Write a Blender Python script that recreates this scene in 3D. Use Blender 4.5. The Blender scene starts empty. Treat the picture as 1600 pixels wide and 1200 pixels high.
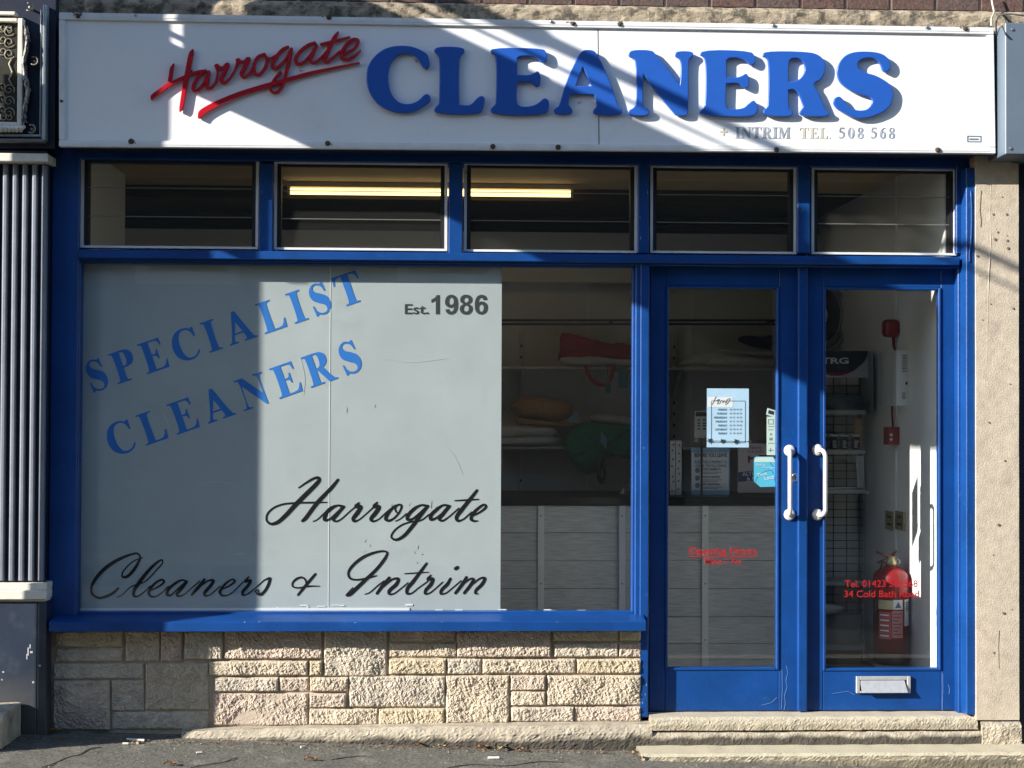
import bpy, bmesh, math, random
from mathutils import Vector, Matrix, noise

# ------------------------------------------------------------------ camera, world, sun, exposure
SC = bpy.context.scene
COL = SC.collection
F_PX, DIST, EYE = 2331.0, 7.0, 1.53          # focal length (px of a 1600 px frame), distance to the shopfront, eye height
YAW, PITCH, ROLL = math.radians(2.3), math.radians(1.0), 0.0045

def _basis():
    f = Vector((math.sin(YAW) * math.cos(PITCH), math.cos(YAW) * math.cos(PITCH), math.sin(PITCH)))
    r0 = Vector((math.cos(YAW), -math.sin(YAW), 0))
    u0 = r0.cross(f)
    return r0 * math.cos(ROLL) + u0 * math.sin(ROLL), u0 * math.cos(ROLL) - r0 * math.sin(ROLL), f
R_, U_, FW = _basis()
CAMPOS = Vector((0, -DIST, EYE))
cam_d = bpy.data.cameras.new('camera')
cam = bpy.data.objects.new('camera', cam_d)
COL.objects.link(cam)
cam_d.sensor_width = 36
cam_d.lens = F_PX / 1600 * 36
cam_d.clip_end = 500
cam.matrix_world = Matrix(((R_.x, U_.x, -FW.x, 0), (R_.y, U_.y, -FW.y, -DIST), (R_.z, U_.z, -FW.z, EYE), (0, 0, 0, 1)))
SC.camera = cam

SUN_A, SUN_B = 2.2, 1.0                     # sideways and downward travel of the light per metre into the shop
sd = bpy.data.lights.new('sun', 'SUN')
sd.energy = 5.0
sd.angle = math.radians(0.42)
sd.color = (1.0, 0.955, 0.88)
sun = bpy.data.objects.new('sun', sd)
COL.objects.link(sun)
sun.rotation_mode = 'QUATERNION'
sun.rotation_quaternion = Vector((SUN_A, 1, -SUN_B)).to_track_quat('-Z', 'Y')
sun.location = (-9, -6, 8)

wd = bpy.data.worlds.new('World')
SC.world = wd
wd.use_nodes = True
wn = wd.node_tree
sky = wn.nodes.new('ShaderNodeTexSky')
sky.sky_type = 'NISHITA'
sky.sun_disc = False
sky.dust_density = 0.3
sky.ozone_density = 2.5
sky.sun_elevation = math.atan2(SUN_B, math.hypot(SUN_A, 1))
sky.sun_rotation = math.atan2(-SUN_A, -1) % (2 * math.pi)
bg = wn.nodes['Background']
bg.inputs['Strength'].default_value = 0.118
wn.links.new(sky.outputs[0], bg.inputs[0])
SC.view_settings.view_transform = 'Standard'
SC.view_settings.look = 'None'
SC.view_settings.gamma = 1
SC.view_settings.use_curve_mapping = False
SC.view_settings.exposure = 1.13
SC.render.engine = 'CYCLES'
SC.cycles.max_bounces = 8
SC.cycles.transparent_max_bounces = 16
SC.cycles.sample_clamp_indirect = 4.0
SC.cycles.caustics_reflective = False
SC.cycles.caustics_refractive = False
SC.cycles.use_denoising = True

RNG = random.Random(11)

# ------------------------------------------------------------------ measuring: a sight line of the photograph met with the plane at depth Y
def W(px, py, Y):
    d = R_ * (px - 800) - U_ * (py - 600) + FW * F_PX
    return CAMPOS + d * ((Y + DIST) / d.y)

def X_(px, Y, py=640):
    return W(px, py, Y).x

def Z_(py, Y, px=760):
    return W(px, py, Y).z

def rect(x0, y0, x1, y1, Y):
    """pixel rectangle -> X0, Z0, X1, Z1 in metres on the plane at depth Y"""
    xm, ym = (x0 + x1) / 2, (y0 + y1) / 2
    return X_(x0, Y, ym), Z_(y1, Y, xm), X_(x1, Y, ym), Z_(y0, Y, xm)

# ------------------------------------------------------------------ materials
MATS = {}
def mat(name, col, rough=0.6, metal=0.0, vary=0.0, vscale=6.0, bump=0.0, bscale=80.0, col2=None, c2scale=3.0, c2lo=0.5, c2hi=0.7,
        emit=None, spec=0.5, coat=0.0, stretch=None, dirt=None):
    if name in MATS:
        return MATS[name]
    m = bpy.data.materials.new(name)
    m.use_nodes = True
    nt = m.node_tree
    b = nt.nodes['Principled BSDF']
    b.inputs['Roughness'].default_value = rough
    b.inputs['Metallic'].default_value = metal
    b.inputs['Specular IOR Level'].default_value = spec
    b.inputs['Coat Weight'].default_value = coat
    b.inputs['Coat Roughness'].default_value = 0.12
    c = (*col, 1)
    b.inputs['Base Color'].default_value = c
    tc = nt.nodes.new('ShaderNodeNewGeometry')
    vec = tc.outputs['Position']
    if stretch:
        mp = nt.nodes.new('ShaderNodeMapping')
        mp.inputs['Scale'].default_value = stretch
        nt.links.new(vec, mp.inputs['Vector'])
        vec = mp.outputs[0]
    cur = None
    def nz(scale, detail=6, rough_=0.6):
        n = nt.nodes.new('ShaderNodeTexNoise')
        n.inputs['Scale'].default_value = scale
        n.inputs['Detail'].default_value = detail
        n.inputs['Roughness'].default_value = rough_
        nt.links.new(vec, n.inputs['Vector'])
        return n.outputs['Fac']
    if vary > 0:
        mr = nt.nodes.new('ShaderNodeMapRange')
        mr.inputs['From Min'].default_value = 0.25
        mr.inputs['From Max'].default_value = 0.75
        mr.inputs['To Min'].default_value = 1 - vary
        mr.inputs['To Max'].default_value = 1 + vary
        nt.links.new(nz(vscale), mr.inputs['Value'])
        mx = nt.nodes.new('ShaderNodeMix')
        mx.data_type = 'RGBA'
        mx.blend_type = 'MULTIPLY'
        mx.inputs['Factor'].default_value = 1
        mx.inputs['A'].default_value = c
        nt.links.new(mr.outputs[0], mx.inputs['B'])
        cur = mx.outputs['Result']
    if col2 is not None:
        rp = nt.nodes.new('ShaderNodeMapRange')
        rp.inputs['From Min'].default_value = c2lo
        rp.inputs['From Max'].default_value = c2hi
        nt.links.new(nz(c2scale, 8, 0.65), rp.inputs['Value'])
        mx = nt.nodes.new('ShaderNodeMix')
        mx.data_type = 'RGBA'
        nt.links.new(rp.outputs[0], mx.inputs['Factor'])
        if cur is None:
            mx.inputs['A'].default_value = c
        else:
            nt.links.new(cur, mx.inputs['A'])
        mx.inputs['B'].default_value = (*col2, 1)
        cur = mx.outputs['Result']
    if cur is not None:
        nt.links.new(cur, b.inputs['Base Color'])
    if bump > 0:
        bp = nt.nodes.new('ShaderNodeBump')
        bp.inputs['Strength'].default_value = 1.0
        bp.inputs['Distance'].default_value = bump
        nt.links.new(nz(bscale, 8, 0.7), bp.inputs['Height'])
        nt.links.new(bp.outputs[0], b.inputs['Normal'])
    if emit:
        b.inputs['Emission Color'].default_value = (*emit[0], 1)
        b.inputs['Emission Strength'].default_value = emit[1]
    MATS[name] = m
    return m

def overlay(m, col, node_kind, lo, hi, scale=9, amp=0.05, z0=0.0):
    """a second colour that has its own shape on the thing: 'up' = worn pale treads on upward faces, 'low' = splash-back dirt up to an uneven height"""
    nt = m.node_tree
    b = nt.nodes['Principled BSDF']
    src = b.inputs['Base Color'].links[0].from_socket
    geo = nt.nodes.new('ShaderNodeNewGeometry')
    sp = nt.nodes.new('ShaderNodeSeparateXYZ')
    nt.links.new(geo.outputs['True Normal' if node_kind == 'up' else 'Position'], sp.inputs[0])
    ns = nt.nodes.new('ShaderNodeTexNoise')
    ns.inputs['Scale'].default_value = scale
    ns.inputs['Detail'].default_value = 8
    nt.links.new(geo.outputs['Position'], ns.inputs['Vector'])
    ml = nt.nodes.new('ShaderNodeMath'); ml.operation = 'MULTIPLY_ADD'
    nt.links.new(ns.outputs['Fac'], ml.inputs[0]); ml.inputs[1].default_value = amp; ml.inputs[2].default_value = -amp / 2
    ad = nt.nodes.new('ShaderNodeMath'); ad.operation = 'ADD'
    nt.links.new(sp.outputs['Z'], ad.inputs[0]); nt.links.new(ml.outputs[0], ad.inputs[1])
    mr = nt.nodes.new('ShaderNodeMapRange')
    mr.inputs['From Min'].default_value = lo; mr.inputs['From Max'].default_value = hi
    nt.links.new(ad.outputs[0], mr.inputs['Value'])
    mx = nt.nodes.new('ShaderNodeMix'); mx.data_type = 'RGBA'
    nt.links.new(mr.outputs[0], mx.inputs['Factor'])
    nt.links.new(src, mx.inputs['A']); mx.inputs['B'].default_value = (*col, 1)
    nt.links.new(mx.outputs['Result'], b.inputs['Base Color'])
    return m

def glass_mat(name, tint=(0.8, 0.84, 0.83), dust=0.015):
    m = bpy.data.materials.new(name)
    m.use_nodes = True
    nt = m.node_tree
    out = nt.nodes['Material Output']
    nt.nodes.remove(nt.nodes['Principled BSDF'])
    tr = nt.nodes.new('ShaderNodeBsdfTransparent')
    tr.inputs[0].default_value = (*tint, 1)
    gl = nt.nodes.new('ShaderNodeBsdfGlossy')
    gl.inputs['Roughness'].default_value = 0.0
    gl.inputs['Color'].default_value = (1, 1, 1, 1)
    # Schlick reflectance from the unsigned angle, the same for both faces of the thin pane
    geo = nt.nodes.new('ShaderNodeNewGeometry')
    dot = nt.nodes.new('ShaderNodeVectorMath')
    dot.operation = 'DOT_PRODUCT'
    nt.links.new(geo.outputs['Normal'], dot.inputs[0])
    nt.links.new(geo.outputs['Incoming'], dot.inputs[1])
    def mth(op, a, b=None):
        n = nt.nodes.new('ShaderNodeMath')
        n.operation = op
        for i, v in enumerate((a, b)):
            if v is None:
                continue
            if isinstance(v, (int, float)):
                n.inputs[i].default_value = v
            else:
                nt.links.new(v, n.inputs[i])
        return n.outputs[0]
    om = mth('SUBTRACT', 1.0, mth('ABSOLUTE', dot.outputs['Value']))
    refl = mth('ADD', mth('MULTIPLY', mth('POWER', om, 5.0), 0.96), 0.035)
    class _M: pass
    mul = _M(); mul.outputs = [refl]
    mx = nt.nodes.new('ShaderNodeMixShader')
    nt.links.new(mul.outputs[0], mx.inputs[0])
    nt.links.new(tr.outputs[0], mx.inputs[1])
    nt.links.new(gl.outputs[0], mx.inputs[2])
    df = nt.nodes.new('ShaderNodeBsdfDiffuse')
    df.inputs[0].default_value = (0.6, 0.6, 0.57, 1)
    m2 = nt.nodes.new('ShaderNodeMixShader')
    m2.inputs[0].default_value = dust
    nt.links.new(mx.outputs[0], m2.inputs[1])
    nt.links.new(df.outputs[0], m2.inputs[2])
    nt.links.new(m2.outputs[0], out.inputs['Surface'])
    return m

BLUE = mat('blue_gloss_paint', (0.005, 0.050, 0.205), 0.38, spec=0.35, vary=0.24, vscale=4.5, bump=0.0012, bscale=70, col2=(0.016, 0.075, 0.235), c2scale=26, c2lo=0.60, c2hi=0.74)
NAVY = overlay(mat('navy_gloss_paint', (0.023, 0.033, 0.054), 0.36, vary=0.35, vscale=5, bump=0.0010, bscale=45, col2=(0.06, 0.068, 0.085), c2scale=7, c2lo=0.52, c2hi=0.72), (0.085, 0.083, 0.080), 'low', 0.36, 0.10, 6, 0.25)
DARKNAVY = mat('dark_navy_paint', (0.012, 0.016, 0.035), 0.4, vary=0.2, bump=0.0008)
WHITEPANEL = mat('white_sign_panel', (0.80, 0.80, 0.80), 0.45, vary=0.03, vscale=3, bump=0.0003, bscale=120, col2=(0.70, 0.70, 0.68), c2scale=2.2, c2lo=0.6, c2hi=0.8)
ALU = mat('white_aluminium_trim', (0.70, 0.70, 0.69), 0.38, vary=0.10, vscale=14, bump=0.0004, col2=(0.42, 0.40, 0.36), c2scale=18, c2lo=0.63, c2hi=0.75)
BLUELET = mat('blue_acrylic', (0.018, 0.092, 0.40), 0.30, vary=0.05, vscale=8, bump=0.0002)
REDLET = mat('red_acrylic', (0.44, 0.008, 0.018), 0.25)
GREYLET = mat('faded_grey_vinyl', (0.30, 0.33, 0.38), 0.6, vary=0.5, vscale=30)
TANLET = mat('faded_tan_vinyl', (0.50, 0.47, 0.38), 0.6, vary=0.2, vscale=30)
FILM = mat('frosted_window_film', (0.42, 0.46, 0.465), 0.75, vary=0.09, vscale=2.2, bump=0.0002, bscale=200, col2=(0.38, 0.415, 0.425), c2scale=5, c2lo=0.55, c2hi=0.75, spec=0.2)
FILMBLUE = mat('blue_vinyl', (0.030, 0.18, 0.56), 0.6, spec=0.2)
FILMBLACK = mat('black_vinyl', (0.006, 0.006, 0.006), 0.5, spec=0.2)
FILMGREY = mat('charcoal_vinyl', (0.045, 0.05, 0.05), 0.6, spec=0.2)
FILMRED = mat('red_vinyl', (0.34, 0.010, 0.012), 0.5)
SEALANT = mat('white_sealant', (0.8, 0.8, 0.78), 0.5)
STONE = [mat('sandstone_cream', (0.50, 0.42, 0.315), 0.9, vary=0.22, vscale=26, bump=0.004, bscale=110, col2=(0.40, 0.32, 0.24), c2scale=13, c2lo=0.52, c2hi=0.75),
         mat('sandstone_pink', (0.49, 0.40, 0.315), 0.9, vary=0.22, vscale=24, bump=0.004, bscale=100, col2=(0.40, 0.31, 0.26), c2scale=10, c2lo=0.5, c2hi=0.72),
         mat('sandstone_ochre', (0.50, 0.415, 0.285), 0.9, vary=0.22, vscale=28, bump=0.004, bscale=115, col2=(0.36, 0.29, 0.20), c2scale=15, c2lo=0.55, c2hi=0.72),
         mat('sandstone_grey', (0.48, 0.415, 0.33), 0.9, vary=0.22, vscale=22, bump=0.004, bscale=105, col2=(0.30, 0.265, 0.22), c2scale=9, c2lo=0.58, c2hi=0.78)]
MORTAR = mat('sandy_mortar', (0.40, 0.33, 0.24), 0.95, vary=0.2, vscale=30, bump=0.003, bscale=150)
CEMENT = mat('rough_cement', (0.42, 0.36, 0.27), 0.95, vary=0.22, vscale=18, bump=0.005, bscale=110, col2=(0.22, 0.19, 0.14), c2scale=7, c2lo=0.5, c2hi=0.68)
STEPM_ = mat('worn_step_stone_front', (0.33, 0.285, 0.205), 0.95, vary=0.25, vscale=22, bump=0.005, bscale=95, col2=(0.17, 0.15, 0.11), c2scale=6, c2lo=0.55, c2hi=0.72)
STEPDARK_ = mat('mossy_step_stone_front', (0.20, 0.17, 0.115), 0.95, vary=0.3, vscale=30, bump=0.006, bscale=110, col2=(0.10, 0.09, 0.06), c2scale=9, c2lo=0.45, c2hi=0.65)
STEPM = overlay(STEPM_, (0.47, 0.41, 0.30), 'up', 0.35, 0.8, 14, 0.5)  # upward faces paler than the other faces
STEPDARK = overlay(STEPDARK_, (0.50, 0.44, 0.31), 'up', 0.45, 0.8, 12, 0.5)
KERBC = overlay(mat('kerb_cement', (0.40, 0.345, 0.26), 0.95, vary=0.25, vscale=20, bump=0.005, bscale=110, col2=(0.25, 0.21, 0.16), c2scale=9, c2lo=0.55, c2hi=0.72), (0.075, 0.065, 0.05), 'low', 0.038, 0.020, 9, 0.07)
CONCRETE = mat('tan_concrete', (0.49, 0.415, 0.32), 0.9, vary=0.16, vscale=26, bump=0.0030, bscale=130, col2=(0.36, 0.30, 0.23), c2scale=7, c2lo=0.55, c2hi=0.72)
BRICKM = [mat('dark_red_brick', (0.115, 0.064, 0.052), 0.9, vary=0.45, vscale=60, bump=0.008, bscale=80, col2=(0.05, 0.03, 0.027), c2scale=40, c2lo=0.52, c2hi=0.68),
          mat('brown_brick', (0.10, 0.066, 0.055), 0.9, vary=0.45, vscale=60, bump=0.008, bscale=80)]
ASPHALT = mat('worn_tarmac', (0.128, 0.122, 0.098), 0.95, vary=0.8, vscale=75, bump=0.011, bscale=120, col2=(0.23, 0.215, 0.17), c2scale=7, c2lo=0.54, c2hi=0.68)
ROADM = mat('road_tarmac', (0.06, 0.06, 0.06), 0.95, vary=0.3, vscale=40, bump=0.005, bscale=120)
BLACK = mat('black_rubber', (0.008, 0.008, 0.009), 0.5)
STEEL = mat('dull_metal', (0.42, 0.42, 0.42), 0.35, metal=0.9, vary=0.1, vscale=30)
RUST = mat('rusty_bolt', (0.07, 0.045, 0.03), 0.9, bump=0.002)
SATIN = mat('satin_aluminium', (0.60, 0.60, 0.59), 0.42, metal=0.55, vary=0.12, vscale=40, bump=0.0004)
HANDLEW = mat('white_enamel_handle', (0.62, 0.59, 0.55), 0.3)
IVORY = mat('ivory_paint', (0.70, 0.66, 0.56), 0.6, vary=0.12, vscale=30, bump=0.0012, bscale=70, col2=(0.45, 0.40, 0.30), c2scale=25, c2lo=0.66, c2hi=0.74)
GOLD = mat('faded_gilding', (0.30, 0.265, 0.19), 0.5, metal=0.2, vary=0.3, vscale=40)
MIRROR = mat('smoked_glass_panel', (0.05, 0.05, 0.042), 0.12, vary=0.4, vscale=8)
GREYBLUE = mat('grey_blue_metal', (0.115, 0.15, 0.19), 0.4, vary=0.06)  # base darkened in place of the shade cast on the fascia panel
ROOMW = mat('off_white_wall', (0.80, 0.80, 0.77), 0.8, vary=0.05, vscale=2)
ROOMB = mat('grey_panel_wall', (0.66, 0.66, 0.62), 0.7, vary=0.06, vscale=2)
DARKWOOD = mat('dark_brown_timber', (0.055, 0.042, 0.032), 0.7, vary=0.5, vscale=5, stretch=(1, 8, 14))
CEIL = mat('cream_ceiling', (0.62, 0.47, 0.30), 0.8, vary=0.08)
FLOORM = mat('grey_vinyl_floor', (0.12, 0.115, 0.105), 0.5, vary=0.1)
PLANK = mat('grey_wood_plank', (0.62, 0.61, 0.57), 0.6, vary=0.32, vscale=8, stretch=(1.2, 1, 16))
BATTEN = mat('pale_batten', (0.86, 0.85, 0.79), 0.6, vary=0.05)
BLACKTOP = mat('black_worktop', (0.006, 0.006, 0.006), 0.3)
SHELFW = mat('white_shelf', (0.55, 0.55, 0.52), 0.5)
DARKMETAL = mat('dark_metal', (0.03, 0.03, 0.03), 0.4, metal=0.5)
WHITEP = mat('white_paper', (0.78, 0.80, 0.82), 0.8)
PALEBLUE = mat('pale_blue_paper', (0.48, 0.68, 0.86), 0.8, vary=0.06, vscale=20)
INK = mat('black_ink', (0.02, 0.02, 0.025), 0.7)
INKGREY = mat('grey_ink', (0.13, 0.16, 0.20), 0.7)
RED = mat('red_plastic', (0.24, 0.006, 0.010), 0.35)
REDCLOTH = mat('red_canvas', (0.45, 0.008, 0.014), 0.85, vary=0.2, vscale=30)
GREENCLOTH = mat('green_cloth', (0.014, 0.21, 0.11), 0.9, vary=0.2, vscale=30)
BROWNCLOTH = mat('brown_cloth', (0.46, 0.27, 0.12), 0.9, vary=0.15, vscale=40)
WHITECLOTH = mat('white_cloth', (0.62, 0.62, 0.58), 0.9, vary=0.12, vscale=25)
DARKCLOTH = mat('black_cloth', (0.02, 0.02, 0.02), 0.9)
TEAL = mat('teal_label', (0.05, 0.22, 0.28), 0.7)
LIGHTBLUE = mat('light_blue_label', (0.25, 0.45, 0.65), 0.7)
CYAN = mat('cyan_sticker', (0.10, 0.52, 0.72), 0.6)
CREAMGREEN = mat('pale_green_sticker', (0.62, 0.74, 0.64), 0.7)
NAVYINK = mat('navy_print', (0.03, 0.06, 0.16), 0.7)
BRASS = mat('brass_plate', (0.42, 0.36, 0.20), 0.35, metal=0.6, vary=0.4, vscale=60)
TUBE = mat('lit_tube', (0.9, 0.85, 0.7), 0.4, emit=((1.0, 0.72, 0.30), 1.5))
LEAF = [mat('brown_leaf', (0.22, 0.09, 0.035), 0.8, vary=0.3, vscale=60), mat('tan_leaf', (0.38, 0.27, 0.14), 0.8, vary=0.3, vscale=60)]
GLASS = glass_mat('window_glass', (0.985, 0.995, 0.99), 0.004)
LOUVREGL = glass_mat('louvre_glass', (0.92, 0.93, 0.92), 0.012)

# ------------------------------------------------------------------ objects
def shift_mesh(me, v):
    me.transform(Matrix.Translation(-v))

def link_mesh(name, me, m, parent=None, smooth=False, props=None):
    o = bpy.data.objects.new(name, me)
    COL.objects.link(o)
    if m is not None and not me.materials:
        me.materials.append(m)
    if smooth:
        for p in me.polygons:
            p.use_smooth = True
    if parent is None:
        xs = [v.co for v in me.vertices]
        b = Vector(((min(v.x for v in xs) + max(v.x for v in xs)) / 2, (min(v.y for v in xs) + max(v.y for v in xs)) / 2, min(v.z for v in xs)))
        shift_mesh(me, b)
        o.location = b
        o['base'] = tuple(b)
    else:
        o.parent = parent
        if parent.parent is None:
            o.matrix_parent_inverse = Matrix.Translation(-Vector(parent.location))
    if props:
        tag(o, **props)
    return o

def obj(name, bm, m, parent=None, smooth=False, **props):
    me = bpy.data.meshes.new(name)
    bmesh.ops.recalc_face_normals(bm, faces=bm.faces)
    bm.to_mesh(me)
    bm.free()
    return link_mesh(name, me, m, parent, smooth, props)

def tag(o, label=None, cat=None, group=None, kind=None):
    if label: o['label'] = label
    if cat: o['category'] = cat
    if group: o['group'] = group
    if kind: o['kind'] = kind
    return o

def thing(name, label, cat, loc, group=None):
    o = bpy.data.objects.new(name, None)
    COL.objects.link(o)
    o.location = loc
    o.empty_display_size = 0.1
    return tag(o, label, cat, group)

def NB():
    return bmesh.new()

def bx(bm, x0, y0, z0, x1, y1, z1, bev=0.0, seg=1):
    x0, x1 = min(x0, x1), max(x0, x1)
    y0, y1 = min(y0, y1), max(y0, y1)
    z0, z1 = min(z0, z1), max(z0, z1)
    vs = [bm.verts.new((x, y, z)) for x in (x0, x1) for y in (y0, y1) for z in (z0, z1)]
    idx = [(0, 1, 3, 2), (4, 6, 7, 5), (0, 4, 5, 1), (2, 3, 7, 6), (0, 2, 6, 4), (1, 5, 7, 3)]
    fs = [bm.faces.new([vs[i] for i in f]) for f in idx]
    if bev > 0:
        es = list({e for f in fs for e in f.edges})
        bmesh.ops.bevel(bm, geom=es, offset=bev, segments=seg, affect='EDGES', profile=0.5)
    return bm

def box(name, x0, y0, z0, x1, y1, z1, m, parent=None, bev=0.0, seg=1, **props):
    return obj(name, bx(NB(), x0, y0, z0, x1, y1, z1, bev, seg), m, parent, **props)

def pbox(name, px0, py0, px1, py1, Y, depth, m, parent=None, bev=0.0, seg=1, **props):
    """a box whose front face fills a pixel rectangle at depth Y and goes back by depth"""
    a = rect(px0, py0, px1, py1, Y)
    return box(name, a[0], Y, a[1], a[2], Y + depth, a[3], m, parent, bev, seg, **props)

def quadbox(bm, pts, depth):
    """front quad (world points, any plane) extruded back along +Y"""
    f = [bm.verts.new(p) for p in pts]
    b = [bm.verts.new(p + Vector((0, depth, 0))) for p in pts]
    n = len(pts)
    bm.faces.new(f)
    bm.faces.new(list(reversed(b)))
    for i in range(n):
        bm.faces.new((f[i], f[(i + 1) % n], b[(i + 1) % n], b[i]))
    return bm

def cyl(bm, p0, p1, r0, r1=None, n=16, caps=True):
    r1 = r0 if r1 is None else r1
    p0, p1 = Vector(p0), Vector(p1)
    d = (p1 - p0).normalized()
    a = d.orthogonal().normalized()
    b = d.cross(a)
    A = [bm.verts.new(p0 + (a * math.cos(t) + b * math.sin(t)) * r0) for t in [2 * math.pi * i / n for i in range(n)]]
    B = [bm.verts.new(p1 + (a * math.cos(t) + b * math.sin(t)) * r1) for t in [2 * math.pi * i / n for i in range(n)]]
    for i in range(n):
        bm.faces.new((A[i], A[(i + 1) % n], B[(i + 1) % n], B[i]))
    if caps:
        bm.faces.new(list(reversed(A)))
        bm.faces.new(B)
    return bm

def tube(bm, pts, r, n=10, flat=None):
    """swept tube; flat=(rx, ry) gives an elliptical section"""
    pts = [Vector(p) for p in pts]
    rings = []
    prev = None
    for i, p in enumerate(pts):
        d = (pts[min(i + 1, len(pts) - 1)] - pts[max(i - 1, 0)]).normalized()
        a = d.orthogonal().normalized() if prev is None else (prev - d * prev.dot(d)).normalized()
        prev = a
        b = d.cross(a)
        rr = r[i] if isinstance(r, (list, tuple)) else r
        rings.append([bm.verts.new(p + (a * math.cos(t) + b * math.sin(t)) * rr) for t in [2 * math.pi * k / n for k in range(n)]])
    for A, B in zip(rings, rings[1:]):
        for k in range(n):
            bm.faces.new((A[k], A[(k + 1) % n], B[(k + 1) % n], B[k]))
    bm.faces.new(list(reversed(rings[0])))
    bm.faces.new(rings[-1])
    return bm

def lathe(bm, c, prof, n=32, axis='z'):
    """prof: (radius, height); axis z or y (y: height runs toward the camera)"""
    rings = []
    for r, h in prof:
        ring = []
        for i in range(n):
            t = 2 * math.pi * i / n
            if axis == 'z':
                ring.append(bm.verts.new((c[0] + r * math.cos(t), c[1] + r * math.sin(t), c[2] + h)))
            else:
                ring.append(bm.verts.new((c[0] + r * math.cos(t), c[1] - h, c[2] + r * math.sin(t))))
        rings.append(ring)
    for A, B in zip(rings, rings[1:]):
        for k in range(n):
            bm.faces.new((A[k], A[(k + 1) % n], B[(k + 1) % n], B[k]))
    bm.faces.new(rings[0])
    bm.faces.new(rings[-1])
    return bm

def catmull(P, closed, steps=6):
    """centripetal Catmull-Rom through points; P: (x, y, corner flag, ...) tuples, extra values interpolated linearly"""
    n = len(P)
    out = []
    segs = n if closed else n - 1
    for i in range(segs):
        p1, p2 = P[i], P[(i + 1) % n]
        p0 = P[(i - 1) % n] if (closed or i > 0) else None
        p3 = P[(i + 2) % n] if (closed or i + 2 < n) else None
        if p0 is None or p1[2]:
            p0 = (2 * p1[0] - p2[0], 2 * p1[1] - p2[1], 0)
        if p3 is None or p2[2]:
            p3 = (2 * p2[0] - p1[0], 2 * p2[1] - p1[1], 0)
        q = [Vector((a[0], a[1])) for a in (p0, p1, p2, p3)]
        t = [0.0]
        for k in range(3):
            t.append(t[-1] + max((q[k + 1] - q[k]).length, 1e-6) ** 0.5)
        for s in range(steps):
            u = t[1] + (t[2] - t[1]) * s / steps
            A1 = q[0] * ((t[1] - u) / (t[1] - t[0])) + q[1] * ((u - t[0]) / (t[1] - t[0]))
            A2 = q[1] * ((t[2] - u) / (t[2] - t[1])) + q[2] * ((u - t[1]) / (t[2] - t[1]))
            A3 = q[2] * ((t[3] - u) / (t[3] - t[2])) + q[3] * ((u - t[2]) / (t[3] - t[2]))
            B1 = A1 * ((t[2] - u) / (t[2] - t[0])) + A2 * ((u - t[0]) / (t[2] - t[0]))
            B2 = A2 * ((t[3] - u) / (t[3] - t[1])) + A3 * ((u - t[1]) / (t[3] - t[1]))
            C = B1 * ((t[2] - u) / (t[2] - t[1])) + B2 * ((u - t[1]) / (t[2] - t[1]))
            f = s / steps
            out.append((C.x, C.y) + tuple(a + (b - a) * f for a, b in zip(p1[3:], p2[3:])))
    if not closed:
        out.append((P[-1][0], P[-1][1]) + tuple(P[-1][3:]))
    return out

def parse(s):
    r = []
    for w in s.split():
        c = w.endswith('c')
        x, y = w.rstrip('c').split(',')
        r.append((float(x), float(y), 1 if c else 0))
    return r

def curve_mesh(name, loops, yfront, thick, bev=0.0):
    """closed loops in world (x, z) filled, extruded from yfront back by thick"""
    cu = bpy.data.curves.new(name, 'CURVE')
    cu.dimensions = '2D'
    cu.fill_mode = 'BOTH'
    cu.extrude = thick / 2 - bev
    cu.bevel_depth = bev
    cu.bevel_resolution = 2
    cu.offset = -bev
    for L in loops:
        sp = cu.splines.new('POLY')
        sp.points.add(len(L) - 1)
        for k, p in enumerate(L):
            sp.points[k].co = (p[0], p[1], 0, 1)
        sp.use_cyclic_u = True
    o = bpy.data.objects.new(name, cu)
    COL.objects.link(o)
    dg = bpy.context.evaluated_depsgraph_get()
    me = bpy.data.meshes.new_from_object(o.evaluated_get(dg))
    me.transform(Matrix(((1, 0, 0, 0), (0, 0, -1, yfront + thick / 2), (0, 1, 0, 0), (0, 0, 0, 1))))
    bpy.data.objects.remove(o)
    bpy.data.curves.remove(cu)
    me.name = name
    return me

def text_mesh(body, px0, px1, pbase, pcap, Y, thick=0.0006, bold=0.0, rot=0.0, plane=None):
    """built-in sans type fitted to a pixel box: left, right, baseline, cap height"""
    cu = bpy.data.curves.new('text', 'FONT')
    cu.body = body
    cu.size = 1
    cu.offset = bold
    cu.extrude = 0.001
    cu.resolution_u = 3
    o = bpy.data.objects.new('text', cu)
    COL.objects.link(o)
    dg = bpy.context.evaluated_depsgraph_get()
    me = bpy.data.meshes.new_from_object(o.evaluated_get(dg))
    bpy.data.objects.remove(o)
    bpy.data.curves.remove(cu)
    xs = [v.co.x for v in me.vertices]
    x0, x1 = min(xs), max(xs)
    cap = 0.70
    zmid = pbase - pcap / 2
    a = W(px0, pbase, Y)
    b = W(px1, pbase, Y)
    h = W(px0, pbase - pcap, Y).z - a.z
    sx = (b.x - a.x) / (x1 - x0)
    sz = h / cap
    dz = (b.z - a.z) / (b.x - a.x)
    ca, sa = math.cos(rot), math.sin(rot)
    for v in me.vertices:
        lx, lz = (v.co.x - x0) * sx, v.co.y * sz
        lx, lz = lx * ca - lz * sa, lx * sa + lz * ca
        v.co = Vector((a.x + lx, Y - (v.co.z + 0.001) * thick / 0.002, a.z + lz + dz * lx))
    return me

def text(name, body, px0, px1, pbase, pcap, Y, m, parent, bold=0.0, rot=0.0):
    return link_mesh(name, text_mesh(body, px0, px1, pbase, pcap, Y, bold=bold, rot=rot), m, parent)

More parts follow.
